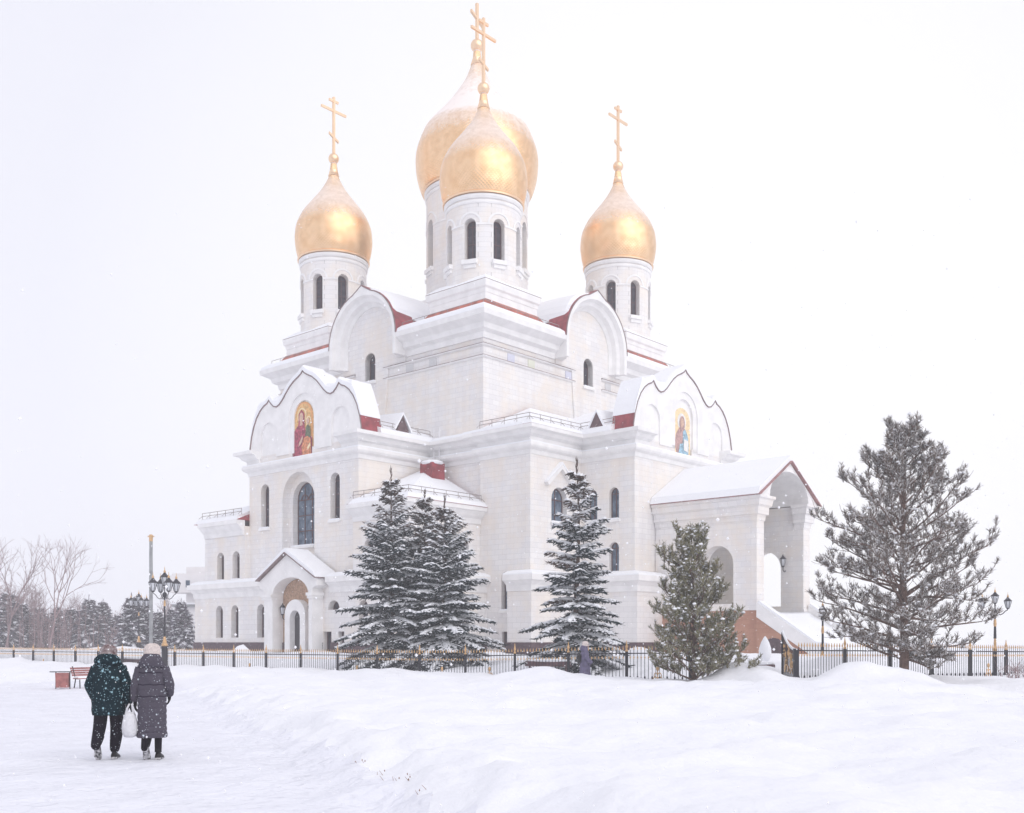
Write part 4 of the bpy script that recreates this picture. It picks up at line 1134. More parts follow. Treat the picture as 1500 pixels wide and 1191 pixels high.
# pale building beyond the cathedral
FB = empty('pale_building', (-32.6, 105, 0), 0); tag(FB, 'pale stepped building far behind the cathedral\'s left corner', 'building')
m = MB(); m.box((-.6, 0, 0), (9, 9, 5.2)); m.box((.2, .5, 5.2), (9, 8, 9.2)); m.build('wall', M['pale_render'], FB)
m = MB(); m.box((-1.2, -.6, 6.6), (2.8, 2, 8.3)); m.box((-.9, -.45, 8.3), (2.8, 2, 8.5)); m.build('oriel', M['pale_render'], FB)
m = MB(); m.box((-.9, -.4, 5.2), (9.2, .5, 5.45)); m.build('roof', M['concrete'], FB)
m = MB(); m.box((-.95, -.45, 5.45), (9.2, .5, 5.62)); m.build('roof_snow', M['snow'], FB)
for x, z, hh in ((.2, 3.9, .8), (.2, 1.6, 1.3), (1.6, 3.9, .8), (1.6, 1.6, 1.3)):
    m = MB(); m.box((x, -.03, z), (x+.5, .05, z+hh)); m.build('window', M['window_glass'], FB)
m = MB(); m.box((.5, -.64, 7.1), (.9, -.55, 7.8)); m.build('window', M['stained_glass'], FB)

# ------------------------------------------------------------------ trees
def rv(a): return random.uniform(-a, a)
def spruce(loc, H, Rm, label, seed, nm='needle_spruce', top='needle_spruce_brown', snow=.6, dens=1.0, low=.03, group=None, leaf=1.0, brown_from=.72, brown_side=0):
    random.seed(seed)
    root = empty('spruce_tree', loc); tag(root, label, 'tree', group)
    tr = MB(); cr = MB(); cs = MB()
    bend = [rv(.08), rv(.08)]
    def axis(z): return Vector((bend[0]*math.sin(z*.8), bend[1]*math.sin(z*.7+1), z))
    tr.tube([axis(H*i/8) for i in range(9)] + [axis(H*1.035)], [.018*H*(1-i/8.2)*.95+.008 for i in range(9)] + [.006], 7)
    z = low*H; az = 0
    while z < H*.985:
        f = z/H
        env = (1-f)**.82 * (1 if f > .1 else .82+1.8*f) * (1 - .35*smooth(f, .8, .93))
        nb = max(3, int((7 if f < .7 else 5)*dens))
        az += 2.4
        for k in range(nb):
            a = az + 2*PI*k/nb + rv(.35)
            Ln = Rm*env*(random.uniform(.6, .95) if random.random() < .6 else random.uniform(.95, 1.2)) + .1
            d = Vector((math.cos(a), math.sin(a), 0)); side = Vector((-d.y, d.x, 0))
            rise = .12 + .75*f - .15; drop = .34*(1-f)
            o = axis(z + rv(.06)*H*.3)
            def bp(t): return o + d*(Ln*t) + Vector((0, 0, Ln*(rise*t - drop*1.6*t*t + drop*.55*t**3)))
            tr.tube([bp(t) for t in (0, .35, .7, 1.0)], [.02*Ln/1.5+.006, .012, .008, .004], 3, False)
            isb = (f > brown_from + rv(.1)) or (brown_side and d.x*brown_side > .2 and random.random() < .25 and f > .35)
            cr.mi = 1 if isb else 0
            steps = max(4, int(Ln/.17))
            for s_i in range(steps+1):
                t = .12 + .88*s_i/steps
                p = bp(t)
                wlen = (Ln*.36)*(1.05-t)**.7 + .12
                for sg in (-1, 1, 0):
                    if sg == 0 and s_i % 2: continue
                    sd = (side*sg + d*random.uniform(.35, .8)).normalized() if sg else d
                    wl = wlen*random.uniform(.7, 1.15)
                    q = max(2, int(wl/.13))
                    for j in range(q):
                        u = (j+.6)/q
                        c = p + sd*(wl*u) + Vector((0, 0, -.22*wl*u*u - .02 + rv(.02)))
                        # a shoot: three slim blades around it
                        fl = random.uniform(.13, .22)*leaf
                        for _ in range(2):
                            dirv = (sd + Vector((rv(.55), rv(.55), rv(.5)-.12))).normalized()
                            wv = dirv.cross(Vector((rv(1), rv(1), 1))).normalized()*(.028*leaf+.012)
                            b0 = c - dirv*.04; t0 = c + dirv*fl
                            cr.face([tuple(b0 - wv), tuple(b0 + wv), tuple(t0 + wv*.25), tuple(t0 - wv*.25)])
                        if random.random() < snow*.42:
                            rx = random.uniform(.045, .105)*leaf
                            m3 = Matrix.Rotation(math.atan2(sd.y, sd.x), 3, 'Z') @ Matrix.Rotation(.25*u, 3, 'Y')
                            cs.blob(c + Vector((0, 0, .045)), rx*1.5, rx*.7, rx*.36, 6, 4, m3, .25)
                if random.random() < snow*1.1 and t > .15:
                    rx = (.075 + .10*(1-t)) * (.6+.6*env) * leaf * random.uniform(.7, 1.3)
                    m3 = Matrix.Rotation(a, 3, 'Z') @ Matrix.Rotation(-(rise - 2*drop*1.4*t), 3, 'Y')
                    cs.blob(p + Vector((0, 0, .05)), rx*1.9, rx*1.05, rx*.48, 7, 4, m3, .25)
        z += H*random.uniform(.03, .048) * (1.15 if f > .75 else 1)
    for i in range(26):
        c = axis(H) + Vector((rv(.03), rv(.03), -.45+.03*i)); 
        dv = Vector((rv(.3), rv(.3), .8)).normalized(); wv = Vector((.02, rv(.02), 0))
        cr.mi = 1; cr.face([tuple(c - wv), tuple(c + wv), tuple(c + dv*.22)])
    t = tr.build('trunk', M['bark_pine'], root, fix=False)
    cr.build('crown', [M[nm], M[top]], root, fix=False)
    cs.build('branch_snow', M['snow'], root, fix=False, smooth=True)
    return root

S1 = spruce((-5.65, 49.6, .55), 8.95, 2.85, 'broad snowy spruce, leftmost of the clump of three before the cathedral', 11, snow=1.0)
S2 = spruce((-4.15, 50.6, .6), 8.0, 2.3, 'slim brown-topped spruce in the middle of the clump of three', 12, snow=.85, brown_from=.6)
S3 = spruce((-3.1, 48.6, .5), 7.55, 2.7, 'snow-laden spruce, rightmost of the clump of three', 13, snow=1.25)
S4 = spruce((2.62, 42.6, .4), 8.3, 2.25, 'lone tall spruce with rusty branch tips behind the walker at the fence', 14, snow=1.0, brown_from=.78, brown_side=-1, dens=.85)

def pine(loc, H, prof, label, seed, nm, snow, nl, trunk_r, tuft=.16, clear=.1, lean=(0, 0), up=.12, name='pine_tree', extra=(), keep=1.0, frost=.3):
    random.seed(seed)
    root = empty(name, loc); tag(root, label, 'tree')
    tr = MB(); cr = MB(); cs = MB()
    def axis(z): return Vector((lean[0]*z/H + .03*H*.12*math.sin(z*1.1), lean[1]*z/H, z))
    tr.tube([axis(H*i/10) for i in range(11)], [trunk_r*(1-i/10.4)**.8+.006 for i in range(11)], 8)
    def env(f):
        for i in range(len(prof)-1):
            if prof[i][0] <= f <= prof[i+1][0]:
                q = (f-prof[i][0])/(prof[i+1][0]-prof[i][0]); return prof[i][1]+(prof[i+1][1]-prof[i][1])*q
        return .1
    def tuftat(p, d):
        if random.random() > keep: return
        n = 19
        for i in range(n):
            back = -random.uniform(0, .2)
            c = p + d*back
            dv = (d*.75 + Vector((rv(.9), rv(.9), rv(.7)+.25))).normalized()
            wv = dv.cross(Vector((rv(1), rv(1), rv(1)))).normalized()*.0135
            l = tuft*random.uniform(.7, 1.25)
            cr.mi = 1 if random.random() < frost else 0
            cr.face([tuple(c - wv), tuple(c + wv), tuple(c + dv*l + wv*.3), tuple(c + dv*l - wv*.3)])
        if random.random() < snow:
            rx = random.uniform(.022, .065)
            cs.blob(p + Vector((0, 0, .04)), rx*1.2, rx*1.2, rx*.6, 6, 4, None, .2)
    def twig(p, d, l, depth):
        pts = [p]; dd = d.copy(); n = 3
        for i in range(n):
            dd = (dd + Vector((rv(.25), rv(.25), rv(.2) + .16))).normalized(); pts.append(pts[-1] + dd*l/n)
        tr.tube(pts, [.006+.006*depth]*2 + [.006]*2, 3, False)
        if depth == 0:
            tuftat(pts[-1], dd)
            if random.random() < .45: tuftat(pts[1], dd)
            return
        for i in range(1, n+1):
            for sg in range(1 if random.random() < .7 else 2):
                sd = (dd + Vector((rv(1), rv(1), rv(.6)+.2))*.85).normalized()
                twig(pts[i], sd, l*random.uniform(.4, .6), depth-1)
        tuftat(pts[-1], dd)
    limbs = []
    az = 0
    for i in range(nl):
        f = clear + (1-clear)*(i+.5)/nl
        az += 2.4 + rv(.4)
        limbs.append((f, az, 1.0, None))
    limbs += list(extra)
    for f, az, k, el in limbs:
        Ln = env(f)*random.uniform(.72, 1.1)*k
        e = (up + .75*f*f + .1*f + rv(.22)) if el is None else el
        d = Vector((math.cos(az)*math.cos(e), math.sin(az)*math.cos(e), math.sin(e)))
        z0 = H*f - Ln*math.sin(e)*.75
        z0 = max(z0, H*clear*.55)
        p = axis(z0); pts = [p]; Lt = Ln/max(math.cos(e), .35); n = 5; dd = d.copy()
        for i in range(n):
            dd = (dd + Vector((rv(.12), rv(.12), rv(.1)-.01))).normalized(); pts.append(pts[-1] + dd*Lt/n)
        r0 = trunk_r*.32*(1-f*.7)+.008
        tr.tube(pts, [r0*(1-i/6.2)+.004 for i in range(n+1)], 5, False)
        for i in range(1, n+1):
            for sg in (-1, 1):
                if i == 1 and random.random() < .45: continue
                sd = (dd*.55 + Vector((-dd.y, dd.x, 0))*sg*random.uniform(.5, 1.0) + Vector((0, 0, rv(.35)+.12))).normalized()
                twig(pts[i], sd, Lt*.30*(1.15-i*.12)+.16, 1)
        twig(pts[-1], dd, .3 + .06*Ln, 1)
    for i in range(7):
        twig(axis(H*(.86+.02*i)), Vector((rv(.5), rv(.5), .8)).normalized(), .3, 1)
    tr.build('trunk', M['bark_pine'], root, fix=False)
    cr.build('crown', [M[nm], M['frosted_needles']], root, fix=False)
    if cs.v: cs.build('branch_snow', M['snow'], root, fix=False, smooth=True)
    return root
pine((13.25, 35.9, .3), 8.35, [(0, .8), (.1, 1.15), (.2, 2.3), (.32, 2.72), (.42, 2.55), (.5, 2.35), (.6, 2.1), (.7, 1.85), (.8, 1.5), (.9, .95), (1.01, .25)],
     'large open pine with a bare lower trunk standing in front of the right fence', 21, 'needle_pine_dark', .3, 58, .165, .15, .18, keep=.66, frost=.4,
     extra=((.1, -.2, 1.15, -.02), (.17, .05, 1.02, .2), (.13, .3, 1.05, -.16), (.13, 3.0, .95, .42), (.09, -.5, 1.0, -.2), (.36, .1, 1.2, .42), (.5, .25, 1.2, .5), (.44, 3.3, 1.2, .25), (.62, 3.1, 1.2, .4), (.15, -1.6, 1.2, .1), (.16, -2.4, 1.2, .2)))
pine((5.93, 34.6, .3), 4.72, [(0, .6), (.08, 1.1), (.2, 1.4), (.4, 1.25), (.6, .85), (.75, .5), (.9, .3), (1.01, .1)],
     'bushy young green pine in front of the porch, left of the gate', 22, 'needle_pine', .25, 56, .075, .125, .06, up=.4, keep=.66, frost=.2,
     extra=((.12, -.3, 1.5, .02), (.16, .0, 1.4, .1), (.7, 2.9, 1.5, 1.0), (.8, 3.1, 1.1, 1.2)))
# small sapling behind the fence
random.seed(3)

def bare_tree(loc, H, label, seed, group=None, spread=.55, r=.13, depth=5, nm='bark_bare_hazed'):
    random.seed(seed)
    root = empty('bare_tree', loc); tag(root, label, 'tree', group)
    tr = MB(); tw = MB()
    def grow(p, d, l, rad, dep):
        pts = [p]; dd = d.copy()
        for i in range(3):
            dd = (dd + Vector((rv(.14), rv(.14), rv(.1)+.04))).normalized(); pts.append(pts[-1] + dd*l/3)
        (tr if dep >= depth-1 else tw).tube(pts, [rad, rad*.9, rad*.78, rad*.66], 5 if dep > 2 else 3, False)
        if dep == 0: return
        n = 2 if dep > 1 else 3
        for i in range(n):
            a = rv(PI); k = spread*random.uniform(.6, 1.3)
            x = dd.cross(Vector((math.cos(a), math.sin(a), .3))).normalized()
            grow(pts[-1] if random.random() < .7 else pts[2], (dd + x*k).normalized(), l*random.uniform(.62, .85), rad*.62, dep-1)
        if dep > 2: grow(pts[-1], (dd + Vector((rv(.2), rv(.2), .2))).normalized(), l*.8, rad*.7, dep-1)
    grow(Vector((0, 0, -.2)), Vector((rv(.06), rv(.06), 1)).normalized(), H*.34, r, depth)
    tr.build('trunk', M[nm], root, fix=False); tw.build('branches', M[nm], root, fix=False)
    return root
ORD = ['first', 'second', 'third', 'fourth', 'fifth', 'sixth', 'seventh', 'eighth', 'ninth', 'tenth', 'eleventh', 'twelfth', 'thirteenth', 'fourteenth', 'fifteenth', 'sixteenth', 'seventeenth', 'eighteenth']
def px(x, Y): return (x-750)/1554*Y
GRP = 'bare trees in the far tree line'
bt = [(-6, 100, 10.2), (8, 104, 9.8), (30, 112, 6.5), (48, 116, 6.0), (72, 98, 9.6), (92, 116, 5.6), (108, 118, 5.5), (124, 122, 4.6), (140, 122, 4.2), (163, 120, 4.6), (176, 124, 3.9), (232, 110, 5.2), (246, 112, 4.8), (258, 108, 4.4)]
for i, (x, Y, H) in enumerate(bt):
    big = H > 9
    bare_tree((px(x, Y), Y, ground_z(px(x, Y), Y)-.1), H*1.0, '%s hazy bare tree from the left in the far tree line' % ORD[i], 100+i, GRP, .5 if big else .38, .10 if big else .06, 5)
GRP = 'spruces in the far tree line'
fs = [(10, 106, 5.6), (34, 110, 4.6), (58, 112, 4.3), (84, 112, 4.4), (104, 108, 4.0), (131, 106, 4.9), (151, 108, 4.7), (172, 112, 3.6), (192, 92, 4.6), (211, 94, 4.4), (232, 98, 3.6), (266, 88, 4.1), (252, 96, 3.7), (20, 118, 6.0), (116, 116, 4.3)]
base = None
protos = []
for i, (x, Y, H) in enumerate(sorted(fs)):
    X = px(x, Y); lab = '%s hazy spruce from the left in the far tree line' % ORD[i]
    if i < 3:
        t = spruce((X, Y, ground_z(X, Y)-.1), 4.6, 1.45, lab, 200+i, 'needle_far_hazed', 'needle_far_hazed', .35, .8, .02, GRP, 1.7, .99)
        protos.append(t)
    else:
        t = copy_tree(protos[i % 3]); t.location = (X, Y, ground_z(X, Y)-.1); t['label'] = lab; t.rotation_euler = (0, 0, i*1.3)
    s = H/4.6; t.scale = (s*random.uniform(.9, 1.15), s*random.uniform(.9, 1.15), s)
# undergrowth of thin stems along the tree line
random.seed(5)
ug = MB()
for i in range(620):
    x = random.uniform(-40, 200); Y = random.uniform(103, 124); X = px(x, Y); z = ground_z(X, Y); h = random.uniform(2.0, 7.0)*(1 if x < 60 else .72 if x < 130 else .5)
    p = Vector((X, Y, z)); q = p + Vector((rv(.5), rv(.3), h))
    ug.tube([p, q], [.045, .01], 3, False)
    for k in range(int(4 + h*2)):
        s = p.lerp(q, random.uniform(.2, .97)); l = .35 + .12*h; ug.tube([s, s + Vector((rv(l), rv(.4), random.uniform(.25, .8)*l))], [.02, .006], 3, False)
tag(ug.build('thicket', M['bark_bare_hazed'], fix=False), 'hazy brown thicket of thin bare stems along the tree line', 'thicket', kind='stuff')
random.seed(31)
wd_ = MB()
for i in range(150):
    x = random.uniform(-150, 150); y = random.uniform(-75, -40); h = random.uniform(8, 17); r = h*.2
    for k in range(9):
        f = k/9; zz = .9 + h*(.05 + .95*f); rr = r*(1-f)**.9 + .15
        n = 9
        pts = [(x + rr*(1 if j % 2 else .55)*math.cos(2*PI*j/n + k), y + rr*(1 if j % 2 else .55)*math.sin(2*PI*j/n + k), zz - .25*(j % 2)) for j in range(n)]
        wd_.add(pts + [(x, y, zz + h*.17)], [(j, (j+1) % n, n) for j in range(n)])
tag(wd_.build('distant_wood', M['needle_spruce'], fix=False), 'dark spruce wood across the square, mirrored in the domes', 'wood', kind='stuff')
# bare shrub by the right fence
random.seed(9)
BU = empty('bare_shrub', (19.4, 40.0, .35)); tag(BU, 'low leafless shrub in the snow before the right fence', 'shrub')
m = MB()
for i in range(60):
    a = rv(PI); p = Vector((rv(.9), rv(.4), 0)); pts = [p, p + Vector((rv(.15), rv(.15), .25)), p + Vector((rv(.35), rv(.3), random.uniform(.4, .75)))]
    m.tube(pts, [.01, .008, .005], 3, False)
    m.tube([pts[1], pts[1] + Vector((rv(.2), rv(.2), .2))], [.006, .004], 3, False)
m.build('twigs', M['bark_bare_hazed'], BU, fix=False)

# ------------------------------------------------------------------ people
def ring(cx, cy, z, rx, ry, n=20, e=2.4, tilt=0.0):
    pts = []
    for i in range(n):
        a = 2*PI*i/n; c, s = math.cos(a), math.sin(a)
        x = rx*math.copysign(abs(c)**(2/e), c); y = ry*math.copysign(abs(s)**(2/e), s)
        pts.append((cx + x, cy + y, z + tilt*y))
    return pts
def interp(keys, z):
    for i in range(len(keys)-1):
        a, b = keys[i], keys[i+1]
        if a[0] <= z <= b[0]:
            t = (z-a[0])/(b[0]-a[0]); t = t*t*(3-2*t)
            return [a[k] + (b[k]-a[k])*t for k in range(1, len(a))]
    return list(keys[-1][1:]) if z > keys[-1][0] else list(keys[0][1:])
def skin_body(root, chains, mats_trousers, name='body'):
    """chains: list of [(pos, radius)...]; the first chain's first vertex is the pelvis; others start at a named earlier position"""
    vs = []; rs = []; es = []; idx = {}
    for ch in chains:
        prev = None
        for pos, rad in ch:
            k = tuple(round(c, 4) for c in pos)
            if k not in idx:
                idx[k] = len(vs); vs.append(pos); rs.append(rad)
            if prev is not None and prev != idx[k]: es.append((prev, idx[k]))
            prev = idx[k]
    me = bpy.data.meshes.new(name); me.from_pydata(vs, es, [])
    o = bpy.data.objects.new(name, me); COL.objects.link(o)
    md = o.modifiers.new('skin', 'SKIN'); md.use_smooth_shade = True
    for i, sv in enumerate(me.skin_vertices[0].data):
        sv.radius = (rs[i], rs[i]); sv.use_root = (i == 0)
    ss = o.modifiers.new('sub', 'SUBSURF'); ss.levels = 1; ss.render_levels = 1
    dg = bpy.context.evaluated_depsgraph_get(); dg.update()
    nm = bpy.data.meshes.new_from_object(o.evaluated_get(dg))
    o.modifiers.clear(); o.data = nm; bpy.data.meshes.remove(me); nm.name = name
    for m_ in mats_trousers: nm.materials.append(m_)
    for p in nm.polygons:
        p.use_smooth = True
        z = p.center.z
        if len(mats_trousers) > 1: p.material_index = 1 if (z > 1.2 or abs(p.center.x) > .21) and z > .6 and not (z < 1.36 and abs(p.center.x) < .2) else 0
    o.parent = root
    return o
def boot(root, ankle, toe_dir, pitch, name='boot', sz=1.0):
    """ankle point, pitch = heel lift angle"""
    def T(p):
        x, y, z = p
        y2 = y - .16; z2 = z     # rotate about the ball of the foot
        c, s = math.cos(pitch), math.sin(pitch)
        yy = y2*c + z2*s; zz = -y2*s + z2*c
        return (ankle[0] + x*sz, ankle[1] + (yy + .16)*sz, ankle[2] + zz*sz)
    u = MB()
    secs = [(-.07, .028, .05, .06), (-.04, .04, .11, .07), (.0, .043, .13, .075), (.05, .045, .11, .08), (.1, .048, .085, .06), (.16, .05, .07, .045), (.2, .042, .055, .04), (.235, .02, .04, .03)]
    rings = []
    for y, hw, top, _ in secs:
        rings.append([T((hw*math.cos(a), y, .022 + (top-.02)*max(0, math.sin(a)))) for a in [PI*k/8 for k in range(9)]])
    u.loft(rings)
    sh = [[T((.05*math.cos(2*PI*k/12), .0 + .055*math.sin(2*PI*k/12), z)) for k in range(12)] for z in (.1, .2, .27)]
    u.loft(sh)
    o = u.build(name, M['leather_black'], root, smooth=True)
    s = MB(); s.loft([[T(p) for p in [(-.03, -.08, z), (.03, -.08, z), (.045, -.02, z), (.04, .06, z), (.055, .15, z), (.04, .22, z), (0, .245, z), (-.04, .22, z), (-.055, .15, z), (-.04, .06, z), (-.045, -.02, z)]] for z in (0.0, .026)])
    s.build('boot_sole', M['sole_white'], o)
    return o
def hand_chains(wr, d, sgn):
    """wrist position, direction of the fingers, side of the thumb"""
    wr = Vector(wr); d = Vector(d).normalized(); side = Vector((0, 1, 0)); nrm = Vector((sgn, 0, 0))
    out = []; palm = wr + d*.085
    out.append([(tuple(wr), .024), (tuple(wr + d*.045), .03), (tuple(palm), .026)])
    for k, (off, ln) in enumerate(((-.032, .065), (-.011, .078), (.011, .074), (.031, .058))):
        b = palm + side*off
        out.append([(tuple(palm), .026), (tuple(b + d*.012), .0105), (tuple(b + d*(.012+ln*.5) + nrm*-.012), .009), (tuple(b + d*(.012+ln*.85) + nrm*-.035), .008)])
    tb = wr + d*.04
    out.append([(tuple(tb - d*0 + d*.005), .03), (tuple(tb + side*.042 + d*.015), .012), (tuple(tb + side*.055 + d*.055), .010)])
    out[-1][0] = (tuple(wr + d*.045), .03)
    return out
def person(loc, rz, label, sp):
    root = empty('person', loc, rz); tag(root, label, 'person', None)
    S = sp
    hip = (0, 0, .86); ch = []
    ch.append([(hip, .12), ((0, 0, 1.02), .125), ((0, 0, 1.2), .135), ((0, 0, 1.33), .12), ((0, .01, 1.42), .055), ((0, .025, 1.49), .075), ((0, .03, 1.56), .085), ((0, .025, 1.62), .06)])
    ch.append([((0, .03, 1.56), .085), ((0, .118, 1.545), .014)])            # nose
    for s in (-1, 1): ch.append([((0, .03, 1.56), .085), ((s*.088, .02, 1.55), .018)])   # ears
    for s, kn, an in ((-1, S['kneeL'], S['ankL']), (1, S['kneeR'], S['ankR'])):
        ch.append([(hip, .12), ((s*.095, 0, .80), S.get('hr', .095)), (kn, S['kr']), (tuple((Vector(kn)+Vector(an))/2), S['kr']*.92), (an, S['ar'])])
    for s, el, wr in ((-1, S['elL'], S['wrL']), (1, S['elR'], S['wrR'])):
        ch.append([((0, 0, 1.33), .12), ((s*.165, 0, 1.33), .058), (el, .044), (wr, .03)])
        ch += hand_chains(wr, (Vector(wr)-Vector(el)).normalized()*.4 + Vector((0, 0, -1)), s)
    skin_body(root, ch, [M[S['trousers']], M['skin'] if S.get('bare') else M['glove']])
    # head skin is below the hat: a face mesh laid over the body's head
    hd = MB(); hd.blob((0, .03, 1.545), .082, .098, .118, 16, 12)
    hd.blob((0, .127, 1.535), .014, .02, .022, 6, 5)
    HD = hd.build('face', M['skin'], root, smooth=True)
    ey = MB()
    for s in (-1, 1): ey.blob((s*.032, .117, 1.562), .012, .008, .007, 8, 6)
    ey.build('eyes', M['leather_black'], HD)
    ml = MB(); ml.blob((0, .122, 1.49), .024, .008, .006, 8, 5); ml.build('mouth', M['icon_red'], HD)
    hr = MB(); hr.blob((0, .005, 1.535), .094, .1, .125, 14, 10); hr.build('hair', M['hair'], root, smooth=True)
    # coat
    c = MB(); ks = S['coat']; z = ks[0][0]; rings = []
    n = int((ks[-1][0]-z)/.0107)
    for i in range(n+1):
        zz = z + (ks[-1][0]-z)*i/n; rx, ry, cy = interp(ks, zz)
        q = S.get('quilt', 0)
        if q:
            ph = ((zz - z)/q) % 1.0; k = 1 + S['qa']*(max(math.sin(PI*ph), 0)**.4 - .85) * (1 if zz < .86 else .35)
        else: k = 1 + .012*math.sin(zz*37)
        rings.append(ring(0, cy, zz, rx*k, ry*k))
    c.loft(rings)
    if q:
        sm_ = MB(); zz = z + q
        while zz < 1.3:
            rx, ry, cy = interp(ks, zz); k = 1 + S['qa']*(-.85)*(1 if zz < .86 else .35)
            lp = ring(0, cy, zz, rx*k + .004, ry*k + .004, 28); wob = [(x_, y_, z_ + .006*math.sin(i_*1.9 + zz*40)) for i_, (x_, y_, z_) in enumerate(lp)]
            sm_.loft([[(x_, y_, z_-.009) for x_, y_, z_ in wob], [(x_*1.0, y_, z_+.009) for x_, y_, z_ in wob]], False)
            zz += q*(1 if zz < .86 else 2)
    for s, el, wr in ((-1, S['elL'], S['wrL']), (1, S['elR'], S['wrR'])):
        sh = Vector((s*(S['shw']), 0, 1.33)); el = Vector(el); wr = Vector(wr); pts = []; rad = []
        for i in range(13):
            t = i/12
            p = sh.lerp(el, t*2) if t < .5 else el.lerp(wr, t*2-1)
            k = (1 + .05*math.sin(i*PI)) if not q else 1 + .05*(i % 2)
            pts.append(p); rad.append((S['sr'][0]*(1-t) + S['sr'][1]*t)*k)
        c.tube(pts, rad, 12)
        c.blob(sh + Vector((-s*.03, 0, -.0)), S['sr'][0]*1.05, S['sr'][0]*1.02, S['sr'][0]*.98, 12, 8)
    co = c.build('coat', M[S['cloth']], root, smooth=True)
    if q: sm_.build('quilt_seams', M['cloth_seam_shade'], co, fix=False)
    hd = MB()
    if S['hood'] == 'back':
        rr = []
        for i in range(9):
            t = i/8; a = -PI*.5
            rr.append(ring(0, -.03 - .04*math.sin(PI*t), 1.33 + .17*t, .15*(.75+.5*math.sin(PI*t*.9)), .12*(.75+.5*math.sin(PI*t*.9)), 18, 2.2, -.35*t))
        hd.loft(rr)
    else:
        rr = []
        for i in range(11):
            t = i/10
            rr.append(ring(0, -.015 - .03*math.sin(PI*t), 1.34 + .185*t, .19*(1-.42*t**1.5) * (1+.03*math.sin(t*19)), .145*(1-.25*t), 18, 2.2, -.12))
        hd.loft(rr)
    hd.build('hood', M[S['cloth']], root, smooth=True)
    h = MB()
    if S['hat'] == 'fur':
        h.blob((0, .01, 1.585), .118, .125, .088, 18, 12, None, .035)
        h.blob((0, -.02, 1.53), .122, .115, .06, 18, 8, None, .05)
        h.build('hat', M['fur_brown'], root, smooth=True)
    else:
        h.lathe([(.108, 1.51), (.118, 1.52), (.12, 1.56), (.113, 1.565), (.116, 1.6), (.105, 1.645), (.075, 1.675), (.03, 1.688)], 0, .01, 20)
        h.build('hat', M['knit_pink'], root, smooth=True)
    boot(root, (S['ankL'][0], S['ankL'][1]-.0, S['bzL']), 0, S['pitL']); boot(root, (S['ankR'][0], S['ankR'][1], S['bzR']), 0, S['pitR'])
    return root
PA = person((-5.84, 15.36, 0), .12, 'person in a dark teal hooded jacket and fur hat, walking away', dict(
    kneeL=(-.12, -.02, .46), ankL=(-.135, -.22, .17), kneeR=(.10, .08, .46), ankR=(.065, .05, .09), kr=.098, ar=.066, trousers='cloth_trouser_snow', hr=.118,
    elL=(-.25, -.03, 1.08), wrL=(-.205, .07, .90), elR=(.27, -.04, 1.06), wrR=(.26, .02, .82), cloth='cloth_teal', shw=.155, sr=(.098, .07),
    coat=[(.65, .225, .17, 0), (.74, .232, .18, 0), (.95, .236, .18, -.005), (1.15, .222, .165, -.01), (1.3, .20, .14, -.01), (1.39, .15, .12, -.01), (1.45, .10, .09, 0)],
    hood='back', hat='fur', bzL=.06, pitL=R(62), bzR=0.0, pitR=R(4)))
PB = person((-5.19, 15.3, 0), .1, 'person in a long purple quilted coat and pink hat, walking away', dict(
    kneeL=(-.08, -.03, .46), ankL=(-.075, -.16, .14), kneeR=(.075, .06, .46), ankR=(.07, .06, .09), kr=.062, ar=.05, trousers='cloth_trousers',
    elL=(-.225, -.02, 1.07), wrL=(-.245, .03, .86), elR=(.24, -.02, 1.10), wrR=(.21, .14, .95), cloth='cloth_purple_snow', shw=.15, sr=(.088, .064), quilt=.085, qa=.075,
    coat=[(.33, .215, .16, 0), (.5, .20, .155, 0), (.8, .20, .155, 0), (1.05, .20, .15, -.005), (1.25, .192, .14, -.01), (1.37, .15, .12, -.01), (1.44, .10, .09, 0)],
    hood='collar', hat='knit', bzL=.035, pitL=R(52), bzR=0.0, pitR=R(3)))
gz_ = ground_z(2.57, 36.6)
PC = person((2.52, 36.6, .06), -PI/2, 'distant person in a mauve coat with a dark shoulder bag, at the fence', dict(
    kneeL=(-.1, .05, .46), ankL=(-.1, .05, .09), kneeR=(.1, -.05, .46), ankR=(.1, -.1, .09), kr=.065, ar=.05, trousers='cloth_trousers',
    elL=(-.25, .05, 1.08), wrL=(-.2, .2, .95), elR=(.25, .06, 1.08), wrR=(.22, .22, .93), cloth='cloth_mauve', shw=.15, sr=(.088, .065), quilt=0, qa=0,
    coat=[(.33, .21, .19, 0), (.5, .21, .19, 0), (.8, .21, .185, 0), (1.05, .2, .16, -.005), (1.25, .19, .145, -.01), (1.37, .15, .12, -.01), (1.44, .10, .09, 0)],
    hood='collar', hat='knit', bzL=0, pitL=0, bzR=0, pitR=R(10)))
# things they carry
bg = empty('plastic_bag', (-5.475, 15.2, .34), .2); tag(bg, 'full white plastic carrier bag held between the two walkers', 'bag')
m = MB(); m.loft([ring(0, 0, z, rx, ry, 16, 2.2) for z, rx, ry in ((0, .05, .05), (.015, .085, .075), (.07, .108, .095), (.16, .112, .1), (.24, .1, .085), (.31, .078, .06), (.36, .06, .04))])
bag_m = mat('plastic_white', (.72, .72, .75), .45, noise_scale=8, var=.05, bump=.8, bump_scale=18)
m.build('bag_body', bag_m, bg, smooth=True)
m = MB()
for s in (-1, 1): m.tube([(s*.05, 0, .34), (s*.035, 0, .42), (.015*s+.01, 0, .48)], [.022, .015, .012], 6)
m.build('bag_handle', bag_m, bg, smooth=True)
sb = empty('shoulder_bag', (2.3, 36.55, 1.0), 0); tag(sb, 'small dark bag slung on the back of the distant walker', 'bag')
m = MB(); m.loft([ring(0, 0, z, rx, .16, 14, 3) for z, rx in ((0, .03), (.04, .07), (.2, .075), (.28, .05))]); m.build('bag_body', M['leather_black'], sb, smooth=True)
